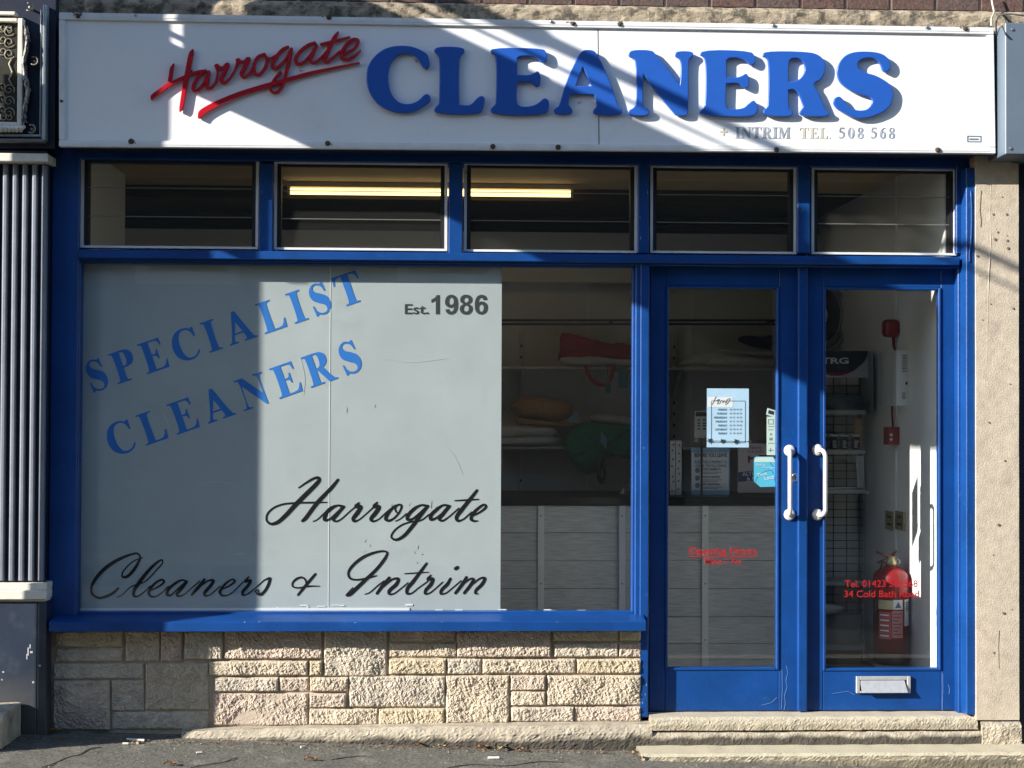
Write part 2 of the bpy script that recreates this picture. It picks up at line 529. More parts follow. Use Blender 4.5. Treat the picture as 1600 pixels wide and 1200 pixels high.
def strokes_mesh(name, strokes, Y, height, flat=True, step=5, hvar=0.0):
    """strokes: lists of photo pixel (x, y, width); pen strokes with round ends standing proud of the plane at Y by height"""
    bm = NB()
    for si, S in enumerate(strokes):
        P = [(x, y, 0, w) for x, y, w in S]
        pts = catmull(P, False, step)
        C = [W(p[0], p[1], Y) for p in pts]
        sc = (W(pts[0][0] + 1, pts[0][1], Y) - W(pts[0][0], pts[0][1], Y)).length
        hw = [max(p[2] * sc / 2, 0.0004) for p in pts]
        # rounded ends
        d0 = (C[1] - C[0]).normalized()
        d1 = (C[-1] - C[-2]).normalized()
        pre, post = [], []
        for a in (1.0, 0.8, 0.45):
            pre.append((C[0] - d0 * hw[0] * a, hw[0] * math.sqrt(max(0, 1 - a * a)) + 1e-5))
        for a in (0.45, 0.8, 1.0):
            post.append((C[-1] + d1 * hw[-1] * a, hw[-1] * math.sqrt(max(0, 1 - a * a)) + 1e-5))
        C = [p for p, w in pre] + C + [p for p, w in post]
        hw = [w for p, w in pre] + hw + [w for p, w in post]
        n = len(C)
        rings = []
        for i in range(n):
            d = (C[min(i + 1, n - 1)] - C[max(i - 1, 0)]).normalized()
            nn = Vector((-d.z, 0, d.x))
            h = height * (1 + hvar * (0.012 * si + 0.10 * i / n))
            prof = [(-1, 0), (-1, h * 0.75), (-0.82, h), (0.82, h), (1, h * 0.75), (1, 0)]
            rings.append([bm.verts.new(C[i] + nn * (u * hw[i]) + Vector((0, -q, 0))) for u, q in prof])
        for A, B in zip(rings, rings[1:]):
            for k in range(5):
                bm.faces.new((A[k], B[k], B[k + 1], A[k + 1]))
    me = bpy.data.meshes.new(name)
    bmesh.ops.recalc_face_normals(bm, faces=bm.faces)
    bm.to_mesh(me)
    bm.free()
    return me

def S(crop, *pts):
    x0, y0, s = crop
    return [(x0 + x / s, y0 + y / s, w / s) for x, y, w in pts]

# serif capitals and figures, cap height 1
SI = '0,0c 0,.045c .09,.06 .11,.1 .11,.9 .09,.94 0,.955c 0,1c'
GLY = {
 'I': (.46, ['.46,1c .46,.955c .37,.94 .35,.9 .35,.1 .37,.06 .46,.045c .46,0c ' + SI]),
 'L': (.78, ['.48,1c .48,.955c .38,.94 .35,.9 .35,.06c .5,.06 .62,.09 .69,.18 .73,.3c .78,.3c .75,0c ' + SI]),
 'E': (.79, ['.72,1c .73,.76c .685,.76c .66,.86 .6,.93 .5,.945 .35,.945c .35,.54c .42,.54 .49,.57 .52,.67c .56,.67c .56,.36c .52,.36c .49,.45 .42,.485 .35,.485c .35,.06c .52,.06 .64,.09 .71,.18 .75,.28c .79,.28c .76,0c ' + SI]),
 'T': (.85, ['.02,1c .83,1c .85,.72c .805,.72c .77,.85 .7,.92 .6,.945 .545,.945c .545,.1 .57,.06 .66,.045c .66,0c .19,0c .19,.045c .28,.06 .305,.1 .305,.945c .25,.945 .15,.92 .08,.85 .045,.72c 0,.72c']),
 'P': (.74, ['.45,1 .6,.97 .71,.88 .74,.72 .7,.57 .6,.48 .45,.445 .35,.445c .35,.1 .37,.06 .48,.045c .48,0c ' + SI, '.35,.945c .40,.945 .47,.91 .5,.8 .5,.65 .47,.54 .40,.5 .35,.5c']),
 'R': (.9, ['.46,1 .62,.97 .72,.89 .75,.77 .72,.62 .62,.52 .57,.5c .82,.07 .9,.045c .9,0c .62,0c .37,.46c .35,.46c .35,.1 .37,.06 .46,.045c .46,0c ' + SI, '.35,.945c .42,.945 .49,.9 .51,.76 .49,.6 .43,.53 .35,.52c']),
 'C': (.85, ['.83,.98c .83,.66c .785,.66c .74,.8 .66,.91 .52,.955 .38,.9 .29,.72 .27,.5 .3,.27 .39,.1 .53,.055 .67,.09 .77,.19 .8,.23c .84,.2c .76,.09 .64,.01 .48,-.02 .28,.03 .1,.18 .02,.42 .03,.62 .12,.84 .28,.98 .48,1.02 .62,1.0 .73,.95 .78,.98c']),
 'S': (.61, ['.53,1c .56,.7c .515,.7c .47,.84 .38,.93 .28,.955 .2,.92 .18,.84 .24,.74 .4,.64 .54,.52 .6,.36 .58,.18 .48,.04 .32,-.02 .2,0 .12,.03 .08,-.01c .04,-.01c .01,.33c .055,.33c .1,.17 .2,.07 .31,.045 .41,.08 .44,.17 .39,.28 .24,.38 .09,.5 .03,.66 .06,.85 .16,.97 .28,1.02 .38,1.0 .45,.97 .49,1c']),
 'A': (.93, ['.36,1.01c .47,1.01c .83,.09 .87,.055 .93,.045c .93,0c .5,0c .5,.045c .58,.06 .59,.1 .54,.27c .25,.27c .2,.12 .22,.06 .31,.045c .31,0c 0,0c 0,.045c .07,.07 .12,.16', '.27,.325c .52,.325c .395,.67c']),
 'N': (.93, ['0,1c .28,1c .75,.36c .75,.88 .72,.94 .62,.955c .62,1c .93,1c .93,.955c .84,.94 .81,.88 .81,-.01c .75,-.01c .19,.76c .19,.12 .22,.06 .32,.045c .32,0c 0,0c 0,.045c .1,.06 .13,.12 .13,.9 .1,.94 0,.955c']),
 'M': (1.1, ['0,1c .3,1c .55,.33c .8,1c 1.1,1c 1.1,.955c 1.02,.94 1,.9 1,.1 1.02,.06 1.1,.045c 1.1,0c .68,0c .68,.045c .75,.06 .77,.1 .77,.8c .48,-.01c .44,-.01c .17,.78c .17,.12 .2,.06 .29,.045c .29,0c 0,0c 0,.045c .09,.06 .11,.12 .11,.9 .09,.94 0,.955c']),
 '+': (.6, ['.23,.15c .37,.15c .37,.4c .6,.4c .6,.54c .37,.54c .37,.8c .23,.8c .23,.54c 0,.54c 0,.4c .23,.4c']),
 '.': (.2, ['.1,0 .18,.08 .1,.17 .02,.08']),
 '5': (.58, ['.1,1c .52,1c .5,.86c .19,.86c .17,.7c .35,.66 .5,.56 .56,.38 .5,.16 .35,.02 .18,-.02 .06,.02 .03,.1 .08,.16 .16,.13 .27,.07 .36,.12 .4,.28 .35,.45 .22,.53 .06,.55c']),
 '0': (.6, ['.3,1.02 .48,.92 .58,.7 .59,.5 .58,.3 .48,.08 .3,-.02 .12,.08 .02,.3 .01,.5 .02,.7 .12,.92', '.3,.96 .38,.88 .4,.7 .41,.5 .4,.3 .38,.12 .3,.04 .22,.12 .2,.3 .19,.5 .2,.7 .22,.88']),
 '8': (.58, ['.3,1.01 .46,.97 .53,.83 .5,.66 .41,.56 .52,.46 .57,.3 .52,.1 .4,0 .29,-.02 .15,.01 .04,.12 .02,.28 .08,.42 .18,.52 .08,.62 .06,.8 .14,.96', '.3,.95 .37,.9 .39,.78 .33,.63 .22,.7 .19,.82 .22,.92', '.28,.42 .36,.34 .4,.22 .36,.09 .29,.045 .2,.09 .16,.22 .2,.36']),
 '6': (.59, ['.54,1c .54,.965c .38,.88 .29,.72 .27,.62 .36,.64 .5,.57 .57,.38 .55,.18 .44,.02 .3,-.02 .14,.03 .04,.18 .02,.38 .08,.65 .22,.85 .38,.97', '.3,.54 .37,.48 .4,.3 .37,.1 .31,.04 .24,.1 .21,.3 .24,.5']),
}

def serif_word(word, p0, p1, cap, Y, thick, shear=0.0, space=0.45):
    """list of (char, loops in world x, z): the word set along the pixel baseline p0 -> p1"""
    L = math.hypot(p1[0] - p0[0], p1[1] - p0[1])
    ux, uy = (p1[0] - p0[0]) / L, (p1[1] - p0[1]) / L
    nx, ny = uy, -ux
    nat = sum((GLY[c][0] if c != ' ' else space) * cap for c in word)
    tr = (L - nat) / (len(word) - 1)
    out, s = [], 0.0
    for c in word:
        if c != ' ':
            loops = []
            for lp in GLY[c][1]:
                q = catmull(parse(lp), True, 4)
                loops.append([(lambda v: (v.x, v.z))(W(p0[0] + ux * (s + x * cap) + nx * y * cap, p0[1] + uy * (s + x * cap) + ny * y * cap, Y)) for x, y in q])
            out.append((c, loops))
        s += (GLY[c][0] if c != ' ' else space) * cap + tr
    return out

def puff(name, pts, Y, thick, m, parent=None, amp=0.006, freq=22, sub=3, **props):
    """a soft bundle: an outline (photo pixels at depth Y) swollen front and back, with folds"""
    loop = catmull([(x, y, 0) for x, y in pts], True, 5)
    P = [W(x, y, Y) for x, y in loop]
    c = sum(P, Vector()) / len(P)
    bm = NB()
    ks = [(1.0, 0.0), (0.93, 0.45), (0.8, 0.7), (0.6, 0.88), (0.35, 0.97), (0.12, 1.0)]
    def ring(k, h, side):
        r = []
        for p in P:
            q = c + (p - c) * k
            d = noise.noise(q * freq) * amp + noise.noise(q * freq * 2.3 + Vector((3, 1, 7))) * amp * 0.5
            r.append(bm.verts.new((q.x, Y + side * (h * thick / 2 + (d if k < 0.99 else 0)), q.z + (d * 0.5 if k < 0.99 else 0))))
        return r
    for side in (-1, 1):
        rs = [ring(k, h, side) for k, h in ks]
        for A, B in zip(rs, rs[1:]):
            for i in range(len(A)):
                bm.faces.new((A[i], A[(i + 1) % len(A)], B[(i + 1) % len(A)], B[i]))
        bm.faces.new(rs[-1])
    bmesh.ops.remove_doubles(bm, verts=bm.verts, dist=1e-5)
    return obj(name, bm, m, parent, smooth=True, **props)

def rough_box(name, x0, y0, z0, x1, y1, z1, m, parent=None, amp=0.008, freq=14, cell=0.015, seed=0, taper=None, fine=0.0, **props):
    """a worn stone or cement block: subdivided box with noise-displaced faces"""
    bm = NB()
    nx = max(2, min(220, int((x1 - x0) / cell)))
    ny = max(2, min(60, int((y1 - y0) / cell)))
    nz = max(2, min(60, int((z1 - z0) / cell)))
    def grid(o, u, v, nu, nv):
        g = [[bm.verts.new(o + u * (i / nu) + v * (j / nv)) for j in range(nv + 1)] for i in range(nu + 1)]
        for i in range(nu):
            for j in range(nv):
                bm.faces.new((g[i][j], g[i + 1][j], g[i + 1][j + 1], g[i][j + 1]))
    o = Vector((x0, y0, z0))
    dx, dy, dz = Vector((x1 - x0, 0, 0)), Vector((0, y1 - y0, 0)), Vector((0, 0, z1 - z0))
    grid(o, dx, dz, nx, nz)
    grid(o + dz, dx, dy, nx, ny)
    grid(o, dy, dz, ny, nz)
    grid(o + dx, dy, dz, ny, nz)
    bmesh.ops.remove_doubles(bm, verts=bm.verts, dist=1e-5)
    sv = Vector((seed * 3.7, seed * 1.3, seed * 2.1))
    for v in bm.verts:
        p = v.co * freq + sv
        d = noise.noise(p) + 0.5 * noise.noise(p * 2.1) + 0.35 * noise.noise(p * 4.7)
        q_ = v.co * 62 + sv
        d += fine * (abs(noise.noise(q_)) * 1.1 + 0.6 * noise.noise(q_ * 2.2)) + fine * 1.2 * max(0, noise.noise(v.co * 17 + sv * 2) - 0.25) * 2
        e = noise.noise_vector(p * 1.3 + Vector((9, 4, 2)))
        # soften front top edge
        ft = max(0, 1 - abs(v.co.y - y0) / 0.03) * max(0, 1 - abs(v.co.z - z1) / 0.03)
        v.co += Vector((e.x * 0.3 * amp, -d * amp + ft * 0.012, e.z * 0.6 * amp - ft * 0.010))
        if taper:
            v.co = taper(v.co)
    return obj(name, bm, m, parent, smooth=False, **props)

def rock_face(name, x0, z0, x1, z1, yf, depth, m, parent, seed, amp=0.012, cell=0.0055):
    """rock-faced walling stone: dressed margins, chiselled face"""
    bm = NB()
    nx, nz = max(4, int((x1 - x0) / cell)), max(4, int((z1 - z0) / cell))
    sv = Vector((seed * 5.1, seed * 2.3, seed * 1.7))
    g = []
    lean = RNG.uniform(-0.004, 0.006)
    for i in range(nx + 1):
        row = []
        for j in range(nz + 1):
            x, z = x0 + (x1 - x0) * i / nx, z0 + (z1 - z0) * j / nz
            e = min(x - x0, x1 - x, z - z0, z1 - z)
            env = min(1.0, max(0.0, e) / 0.007) ** 0.6
            p = Vector((x, 0, z)) + sv
            q = Vector((p.x * 34 + p.z * 26, 0, p.z * 20 - p.x * 13))
            w = noise.noise(p * 12) * 0.6
            d = 0.55 * abs(noise.noise(q + Vector((w, 0, w)))) + 0.30 * noise.noise(q * 2.7 + Vector((w, 0, 0))) + 0.40 * abs(noise.noise(q * 5.3)) + 0.30 * noise.noise(q * 11)
            lump = noise.noise(p * 7) * 0.8 + noise.noise(p * 15) * 0.35
            y = yf - env * max(0.0035, 0.009 + lean + amp * (d + lump))
            jx = noise.noise(p * 40) * 0.0022 if 0 < j < nz else 0
            ed = 0.0018 * noise.noise(p * 33)
            xx = x + (ed if i in (0, nx) else jx)
            zz = z + (0.0018 * noise.noise(p * 31 + Vector((5, 5, 5))) if j in (0, nz) else 0)
            row.append(bm.verts.new((xx, y, zz)))
        g.append(row)
    for i in range(nx):
        for j in range(nz):
            bm.faces.new((g[i][j], g[i + 1][j], g[i + 1][j + 1], g[i][j + 1]))
    rim = [g[i][0] for i in range(nx + 1)] + [g[nx][j] for j in range(1, nz + 1)] + [g[i][nz] for i in range(nx - 1, -1, -1)] + [g[0][j] for j in range(nz - 1, 0, -1)]
    back = [bm.verts.new((v.co.x, yf + depth, v.co.z)) for v in rim]
    for k in range(len(rim)):
        bm.faces.new((rim[k], back[k], back[(k + 1) % len(rim)], rim[(k + 1) % len(rim)]))
    return obj(name, bm, m, parent)

# ------------------------------------------------------------------ depths (Y, metres; the glass of the display window is 0, the street is negative)
Y_FRAME, Y_SILL, Y_WALL, Y_SIGN, Y_PIER, Y_PIL = -0.065, -0.17, -0.058, -0.27, -0.145, -0.14

# ================================================================== SETTING
gA, gB = W(80, 1150, -0.15), W(1000, 1178, -0.22)
gs = (gB.z - gA.z) / (gB.x - gA.x)
def ground_z(x, y):
    return gA.z + gs * (max(min(x, 4), -4) - gA.x) + 0.012 * (y + 0.2)
bm = NB()
NX, NY = 150, 60
def gx(i): return -4 + 8 * i / NX
def gy(j): return 0.3 - 2.9 * j / NY
G = [[bm.verts.new((gx(i), gy(j), ground_z(gx(i), gy(j)) + 0.004 * noise.noise(Vector((gx(i) * 6, gy(j) * 6, 0))) + 0.004 * noise.noise(Vector((gx(i) * 18, gy(j) * 18, 3))))) for j in range(NY + 1)] for i in range(NX + 1)]
for i in range(NX):
    for j in range(NY):
        bm.faces.new((G[i][j], G[i + 1][j], G[i + 1][j + 1], G[i][j + 1]))
obj('pavement', bm, ASPHALT, kind='structure')
zr = ground_z(0, -2.6) - 0.16
box('road', -60, -9.6, zr - 0.1, 60, -2.75, zr, ROADM, kind='structure')
box('kerb', -60, -2.75, zr - 0.1, 60, -2.60, zr + 0.12, CONCRETE, kind='structure')
for s in (-1, 1):
    box('pavement', min(s * 4, s * 60), -2.6, zr - 0.1, max(s * 4, s * 60), 0.3, zr + 0.115, ASPHALT, kind='structure')
box('far_kerb', -60, -9.75, zr - 0.1, 60, -9.6, zr + 0.12, CONCRETE, kind='structure')
box('far_pavement', -60, -12, zr - 0.1, 60, -9.75, zr + 0.115, ASPHALT, kind='structure')
box('ground', -250, -250, zr - 0.3, 250, 250, zr - 0.12, ROADM, kind='structure')

# the house across the street, seen only mirrored in the glass
hs = thing('stone_house', 'dark stone terrace house across the street mirrored faintly in the shop glass', 'house', (0, -12, zr))
HW = mat('sooty_stone', (0.045, 0.042, 0.038), 0.9, vary=0.2)
WF = mat('white_window_paint', (0.55, 0.55, 0.53), 0.5)
box('wall', -13, -16, zr, 16, -12, 7.4, HW, hs)
bm = NB()
v = [bm.verts.new(p) for p in ((-13.3, -11.8, 7.4), (16.3, -11.8, 7.4), (16.3, -14, 8.6), (-13.3, -14, 8.6), (-13.3, -16.2, 7.4), (16.3, -16.2, 7.4))]
for f in ((0, 1, 2, 3), (3, 2, 5, 4), (0, 3, 4), (1, 5, 2), (0, 4, 5, 1)):
    bm.faces.new([v[i] for i in f])
obj('roof', bm, mat('slate', (0.05, 0.05, 0.06), 0.7), hs)
DG = mat('dark_glass', (0.01, 0.01, 0.012), 0.05)
for i in range(7):
    x = -10.6 + i * 3.3
    for z0, z1 in ((3.1, 5.0),):
        fr = NB()
        bx(fr, x, -12.0, z0, x + 0.14, -11.93, z1); bx(fr, x + 1.16, -12, z0, x + 1.3, -11.93, z1)
        bx(fr, x + 0.14, -12, z1 - 0.14, x + 1.16, -11.935, z1); bx(fr, x + 0.14, -12, z0, x + 1.16, -11.935, z0 + 0.16)
        bx(fr, x + 0.14, -12, (z0 + z1) / 2 - 0.05, x + 1.16, -11.94, (z0 + z1) / 2 + 0.05)
        w = obj('window', fr, WF, hs)
        box('pane', x + 0.14, -11.99, z0 + 0.16, x + 1.16, -11.97, z1 - 0.14, DG, w)

# ================================================================== UPPER WALL: bricks above the sign
YB = -0.10
bw = thing('brick_wall', 'dark red brick wall with weathered mortar ledge directly above the white shop sign', 'wall', (0, YB, Z_(30, YB)))
zt, zl0 = Z_(12, YB, 1000), Z_(60, YB)
box('wall_core', -3.6, YB + 0.004, Z_(215, YB), 3.6, 0.05, 6.2, MORTAR, bw)
rough_box('mortar_ledge', -2.9, YB - 0.04, zl0, 2.95, YB + 0.01, zt + 0.004, mat('weathered_mortar', (0.37, 0.30, 0.21), 0.95, vary=0.35, vscale=26, bump=0.006, bscale=120, col2=(0.10, 0.085, 0.06), c2scale=16, c2lo=0.47, c2hi=0.6), bw, amp=0.006, freq=22, cell=0.010, seed=4)
BW_, BH_ = 0.212, 0.072
for r in range(4):
    x = -2.9 + (0.10 if r % 2 else 0.0) + 0.055
    z = zt + 0.006 + r * (BH_ + 0.012)
    while x < 2.9:
        b = NB()
        bx(b, x, YB - 0.004 + RNG.uniform(-0.003, 0.003), z, x + BW_ - 0.01, YB + 0.06, z + BH_, 0.004)
        obj('brick', b, RNG.choice(BRICKM), bw)
        x += BW_ + 0.001
# walls of the building either side and the mass above the shop
box('building_wall', -9, 0.06, zr, -2.35, 0.5, 6.2, DARKNAVY, kind='structure')
box('building_wall', 2.72, -0.05, zr, 9, 0.5, 6.2, DARKNAVY, kind='structure')
box('building_roof', -9, 0.055, 6.2, 9, 6, 6.4, DARKNAVY, kind='structure')

# ================================================================== SHOP INTERIOR SHELL
XW = X_(1481, 0.0)
ZF = Z_(1112, 0.02) + 0.0
ZC = Z_(287, 1.2)
YBK = 2.62
XL = X_(-40, 0.0)
box('shop_floor', XL - 0.1, 0.05, ZF - 0.15, XW + 0.1, YBK + 0.1, ZF, FLOORM, kind='structure')
box('shop_ceiling', XL - 0.1, 0.06, ZC, XW + 0.1, 1.44, ZC + 0.12, CEIL, kind='structure')
box('rear_ceiling', XL - 0.1, 1.442, ZC, XW + 0.1, YBK + 0.1, ZC + 0.12, DARKWOOD, kind='structure')
rw = box('shop_side_wall', XW, 0.045, ZF, XW + 0.08, YBK, ZC, ROOMW, kind='structure')
box('trunking', XW - 0.012, 0.80, ZF, XW - 0.0005, 0.825, ZC, ROOMW, rw)
box('shop_left_wall', XL - 0.08, 0.06, ZF, XL, YBK, ZC, ROOMB, kind='structure')
zb0, zb1 = Z_(440, 2.45), Z_(362, 2.45)
back = box('shop_back_wall', XL, YBK, ZF, XW, YBK + 0.08, ZC, ROOMB, kind='structure')
for px in (600, 918, 1080):
    box('panel_joint', X_(px, YBK - 0.004) - 0.004, YBK - 0.006, ZF, X_(px, YBK - 0.004) + 0.004, YBK - 0.0005, zb0, ROOMW, back)
box('bulkhead', X_(150, 2.45), 2.45, zb0, XW - 0.002, YBK - 0.002, zb1, ROOMW, kind='structure')
box('ceiling_beam', X_(150, 1.36), 1.36, Z_(313, 1.36), X_(1262, 1.36), 1.52, ZC - 0.002, DARKWOOD, kind='structure')
box('upper_back_wall', X_(150, 2.5), 2.50, zb1 + 0.002, XW - 0.004, YBK - 0.004, ZC - 0.003, DARKWOOD, kind='structure')
box('sun_block_screen', X_(1023, 0.0) - 0.01, 0.075, ZF + 0.002, X_(1023, 0.0) + 0.01, 0.72, Z_(430, 0.0), ROOMW, None, 0.003, label='narrow white screen added to block sun, edge on behind the blue window post', cat='screen')  # unseen panel added to keep window sun off the side wall
box('sun_block_screen', X_(1253, 0.0) - 0.01, 0.075, ZF + 0.002, X_(1253, 0.0) + 0.01, 0.42, ZF + 0.80, ROOMW, None, 0.003, label='low white screen added to block sun, edge on behind the meeting door stiles', cat='screen')  # unseen low panel added to cut short the sun strip on the side wall
box('partition', X_(100, 0.05), 0.07, ZF, X_(128, 0.05) - 0.02, 1.02, ZC - 0.001, ROOMW, kind='structure')

# ================================================================== SHOPFRONT JOINERY
sf = thing('shopfront', 'bright blue timber shopfront with a big display window and glazed double doors', 'shopfront', (0.2, -0.05, ZF))
BV = 0.004
def member(name, x0, y0, x1, y1, Y=Y_FRAME, depth=0.13, m=BLUE, bev=BV, parent=sf):
    return pbox(name, x0, y0, x1, y1, Y, depth, m, parent, bev)
# outer members
member('jamb', 78, 232, 121, 985, Y_FRAME, 0.16)
member('jamb_bead', 108, 398, 123.5, 962, -0.045, 0.06)
member('head_rail', 121, 232, 1526, 256, Y_FRAME + 0.003, 0.15)
tb0, tb1 = W(121, 391, Y_FRAME - 0.02), W(1498, 401, Y_FRAME - 0.02)
member('transom_bar', 121, 395.5, 1500, 409, Y_FRAME - 0.022, 0.15)
a = rect(121, 404, 1500, 413, Y_FRAME)
box('transom_moulding', a[0], Y_FRAME + 0.002, a[1], a[2], 0.02, a[3], BLUE, sf, 0.003)
# mullions between the louvre windows
for x0, x1 in ((405, 426), (701, 723), (997, 1014), (1246, 1266)):
    member('mullion', x0, 255, x1, 396, Y_FRAME + 0.001, 0.12)
member('jamb', 1494, 255, 1513, 397, Y_FRAME + 0.002, 0.12)
# window post and right jamb
member('post', 1000, 411, 1014, 1121, Y_FRAME, 0.14)
member('post_moulding', 992.5, 412, 1000.5, 962, -0.055, 0.07)
member('post_bead', 987.5, 412, 993, 960, -0.028, 0.045)
member('right_jamb', 1504, 411, 1513, 1116, Y_FRAME + 0.001, 0.14)
member('jamb_moulding', 1497, 412, 1504.5, 1116, -0.05, 0.06)
member('reveal_board', 1510, 262, 1526, 1117, Y_PIER + 0.012, 0.20, bev=0.003)
# head moulding, bottom beads, sill
member('window_head_bead', 121, 408, 990, 414, -0.05, 0.06, bev=0.002)
member('window_bottom_bead', 121, 956, 990, 967, -0.04, 0.06, bev=0.003)
bm = NB()
xa, xb = X_(80, Y_SILL), X_(1010, Y_SILL)
zt_, zb_ = Z_(971, Y_SILL), Z_(986, Y_SILL)
prof = [(Y_SILL, zb_), (Y_SILL, zt_ - 0.004), (Y_SILL + 0.006, zt_), (-0.02, zt_ + 0.022), (0.05, zt_ + 0.022), (0.05, zb_), (Y_SILL + 0.02, zb_), (Y_SILL + 0.012, zb_ + 0.006)]
A = [bm.verts.new((xa, y, z)) for y, z in prof]
B = [bm.verts.new((xb, y, z)) for y, z in prof]
for i in range(len(prof)):
    bm.faces.new((A[i], A[(i + 1) % len(prof)], B[(i + 1) % len(prof)], B[i]))
bm.faces.new(list(reversed(A))); bm.faces.new(B)
obj('window_sill', bm, BLUE, sf)

# display window glass, film and lettering
pane = pbox('display_pane', 121, 410, 990, 958, 0.0, 0.006, GLASS, sf)
film = pbox('window_film', 123, 412, 783, 956, 0.012, 0.002, FILM, pane)
a = rect(514, 412, 515.2, 956, 0.0105)
box('film_seam', a[0], 0.0105, a[1], a[2], 0.0112, a[3], SEALANT, pane)
bm = NB()
a = rect(124, 950, 640, 956, 0.009)
bx(bm, a[0], 0.0085, a[1], a[2], 0.0112, a[3], 0.0005)
for k in range(26):
    x = RNG.uniform(640, 985) if k % 2 else RNG.uniform(430, 640)
    y = RNG.uniform(951, 957) if k % 2 else RNG.uniform(943, 957)
    p = W(x, y, 0.009)
    w, h = RNG.uniform(0.004, 0.02), RNG.uniform(0.002, 0.005)
    bx(bm, p.x - w, 0.0088, p.z - h, p.x + w, 0.0110, p.z + h, 0.0008)
obj('sealant_smears', bm, SEALANT, pane, kind='stuff')
YL = 0.0112
for word, p0, p1, cap in (('SPECIALIST', (145, 614), (572, 468), 49), ('CLEANERS', (176, 715), (569, 577), 50)):
    for c, loops in serif_word(word, p0, p1, cap, YL, 0.0006):
        link_mesh('letter', curve_mesh('letter', loops, YL - 0.0008, 0.0006), FILMBLUE, pane)
text('lettering', 'Est.', 632.5, 670, 490.5, 15.5, YL - 0.0006, FILMGREY, pane, bold=0.012)
SANS = {
 '1': ['.41,1c .41,0c .22,0c .22,.72c .12,.65 0,.6c 0,.77c .12,.83 .22,.92 .255,1c'],
 '6': ['.63,.75c .44,.73c .40,.83 .33,.855 .25,.81 .21,.70 .20,.58c .28,.655 .38,.665 .52,.62 .63,.49 .65,.33 .60,.14 .48,.02 .33,-.02 .17,.03 .05,.18 .01,.45 .03,.72 .13,.92 .34,1.02 .53,.96 .61,.84', '.33,.51 .42,.46 .45,.33 .42,.19 .34,.13 .26,.17 .215,.32 .25,.46'],
 '8': ['.18,.53 .07,.62 .03,.75 .07,.90 .2,1.0 .33,1.02 .46,1.0 .59,.90 .63,.75 .59,.62 .48,.53 .60,.44 .65,.29 .60,.12 .47,.0 .33,-.02 .19,.0 .06,.12 .01,.29 .06,.44', '.33,.87 .42,.82 .445,.74 .42,.66 .33,.61 .24,.66 .215,.74 .24,.82', '.33,.46 .43,.40 .46,.30 .43,.19 .33,.14 .23,.19 .20,.30 .23,.40'],
}
for ch, px in (('1', 674), ('9', 695), ('8', 718), ('6', 741.5)):
    ws = []
    for lp in SANS['6' if ch == '9' else ch]:
        q = catmull(parse(lp), True, 5)
        if ch == '9':
            q = [(0.66 - x, 1 - y) for x, y in q]
        ws.append([(lambda v: (v.x, v.z))(W(px + x * 31.5, 491 - y * 30, YL)) for x, y in q])
    link_mesh('letter', curve_mesh('letter', ws, YL - 0.0008, 0.0006), FILMGREY, pane)
bm = NB()
for px, py, L, an, w in ((612, 790, 7, 1.5, .8), (640, 788, 5, 1.3, .7), (648, 792, 5, 1.8, .7), (674, 788, 12, 1.5, .9), (682, 792, 4, .3, .7), (663, 790, 4, 2.0, .6), (571, 845, 5, 1.2, .7), (578, 852, 4, 1.6, .7), (653, 855, 6, 1.5, .8), (660, 866, 3, .6, .8), (648, 863, 4, 1.7, .7), (542, 640, 9, 1.5, .7), (586, 634, 5, 1.4, .7), (652, 879, 3, 1.5, .8), (570, 862, 4, .5, .7)):
    p = W(px, py, YL)
    v_ = Vector((math.cos(an), 0, math.sin(an))) * L * 0.0015
    cyl(bm, p - v_ - Vector((0, 0.0004, 0)), p + v_ - Vector((0, 0.0004, 0)), w * 0.0012, w * 0.0006, 5)
obj('scuff', bm, mat('grey_scuff', (0.20, 0.22, 0.22), 0.8), pane, kind='stuff')
H1, H2 = (405, 730, 8.421), (580, 730, 8.421)
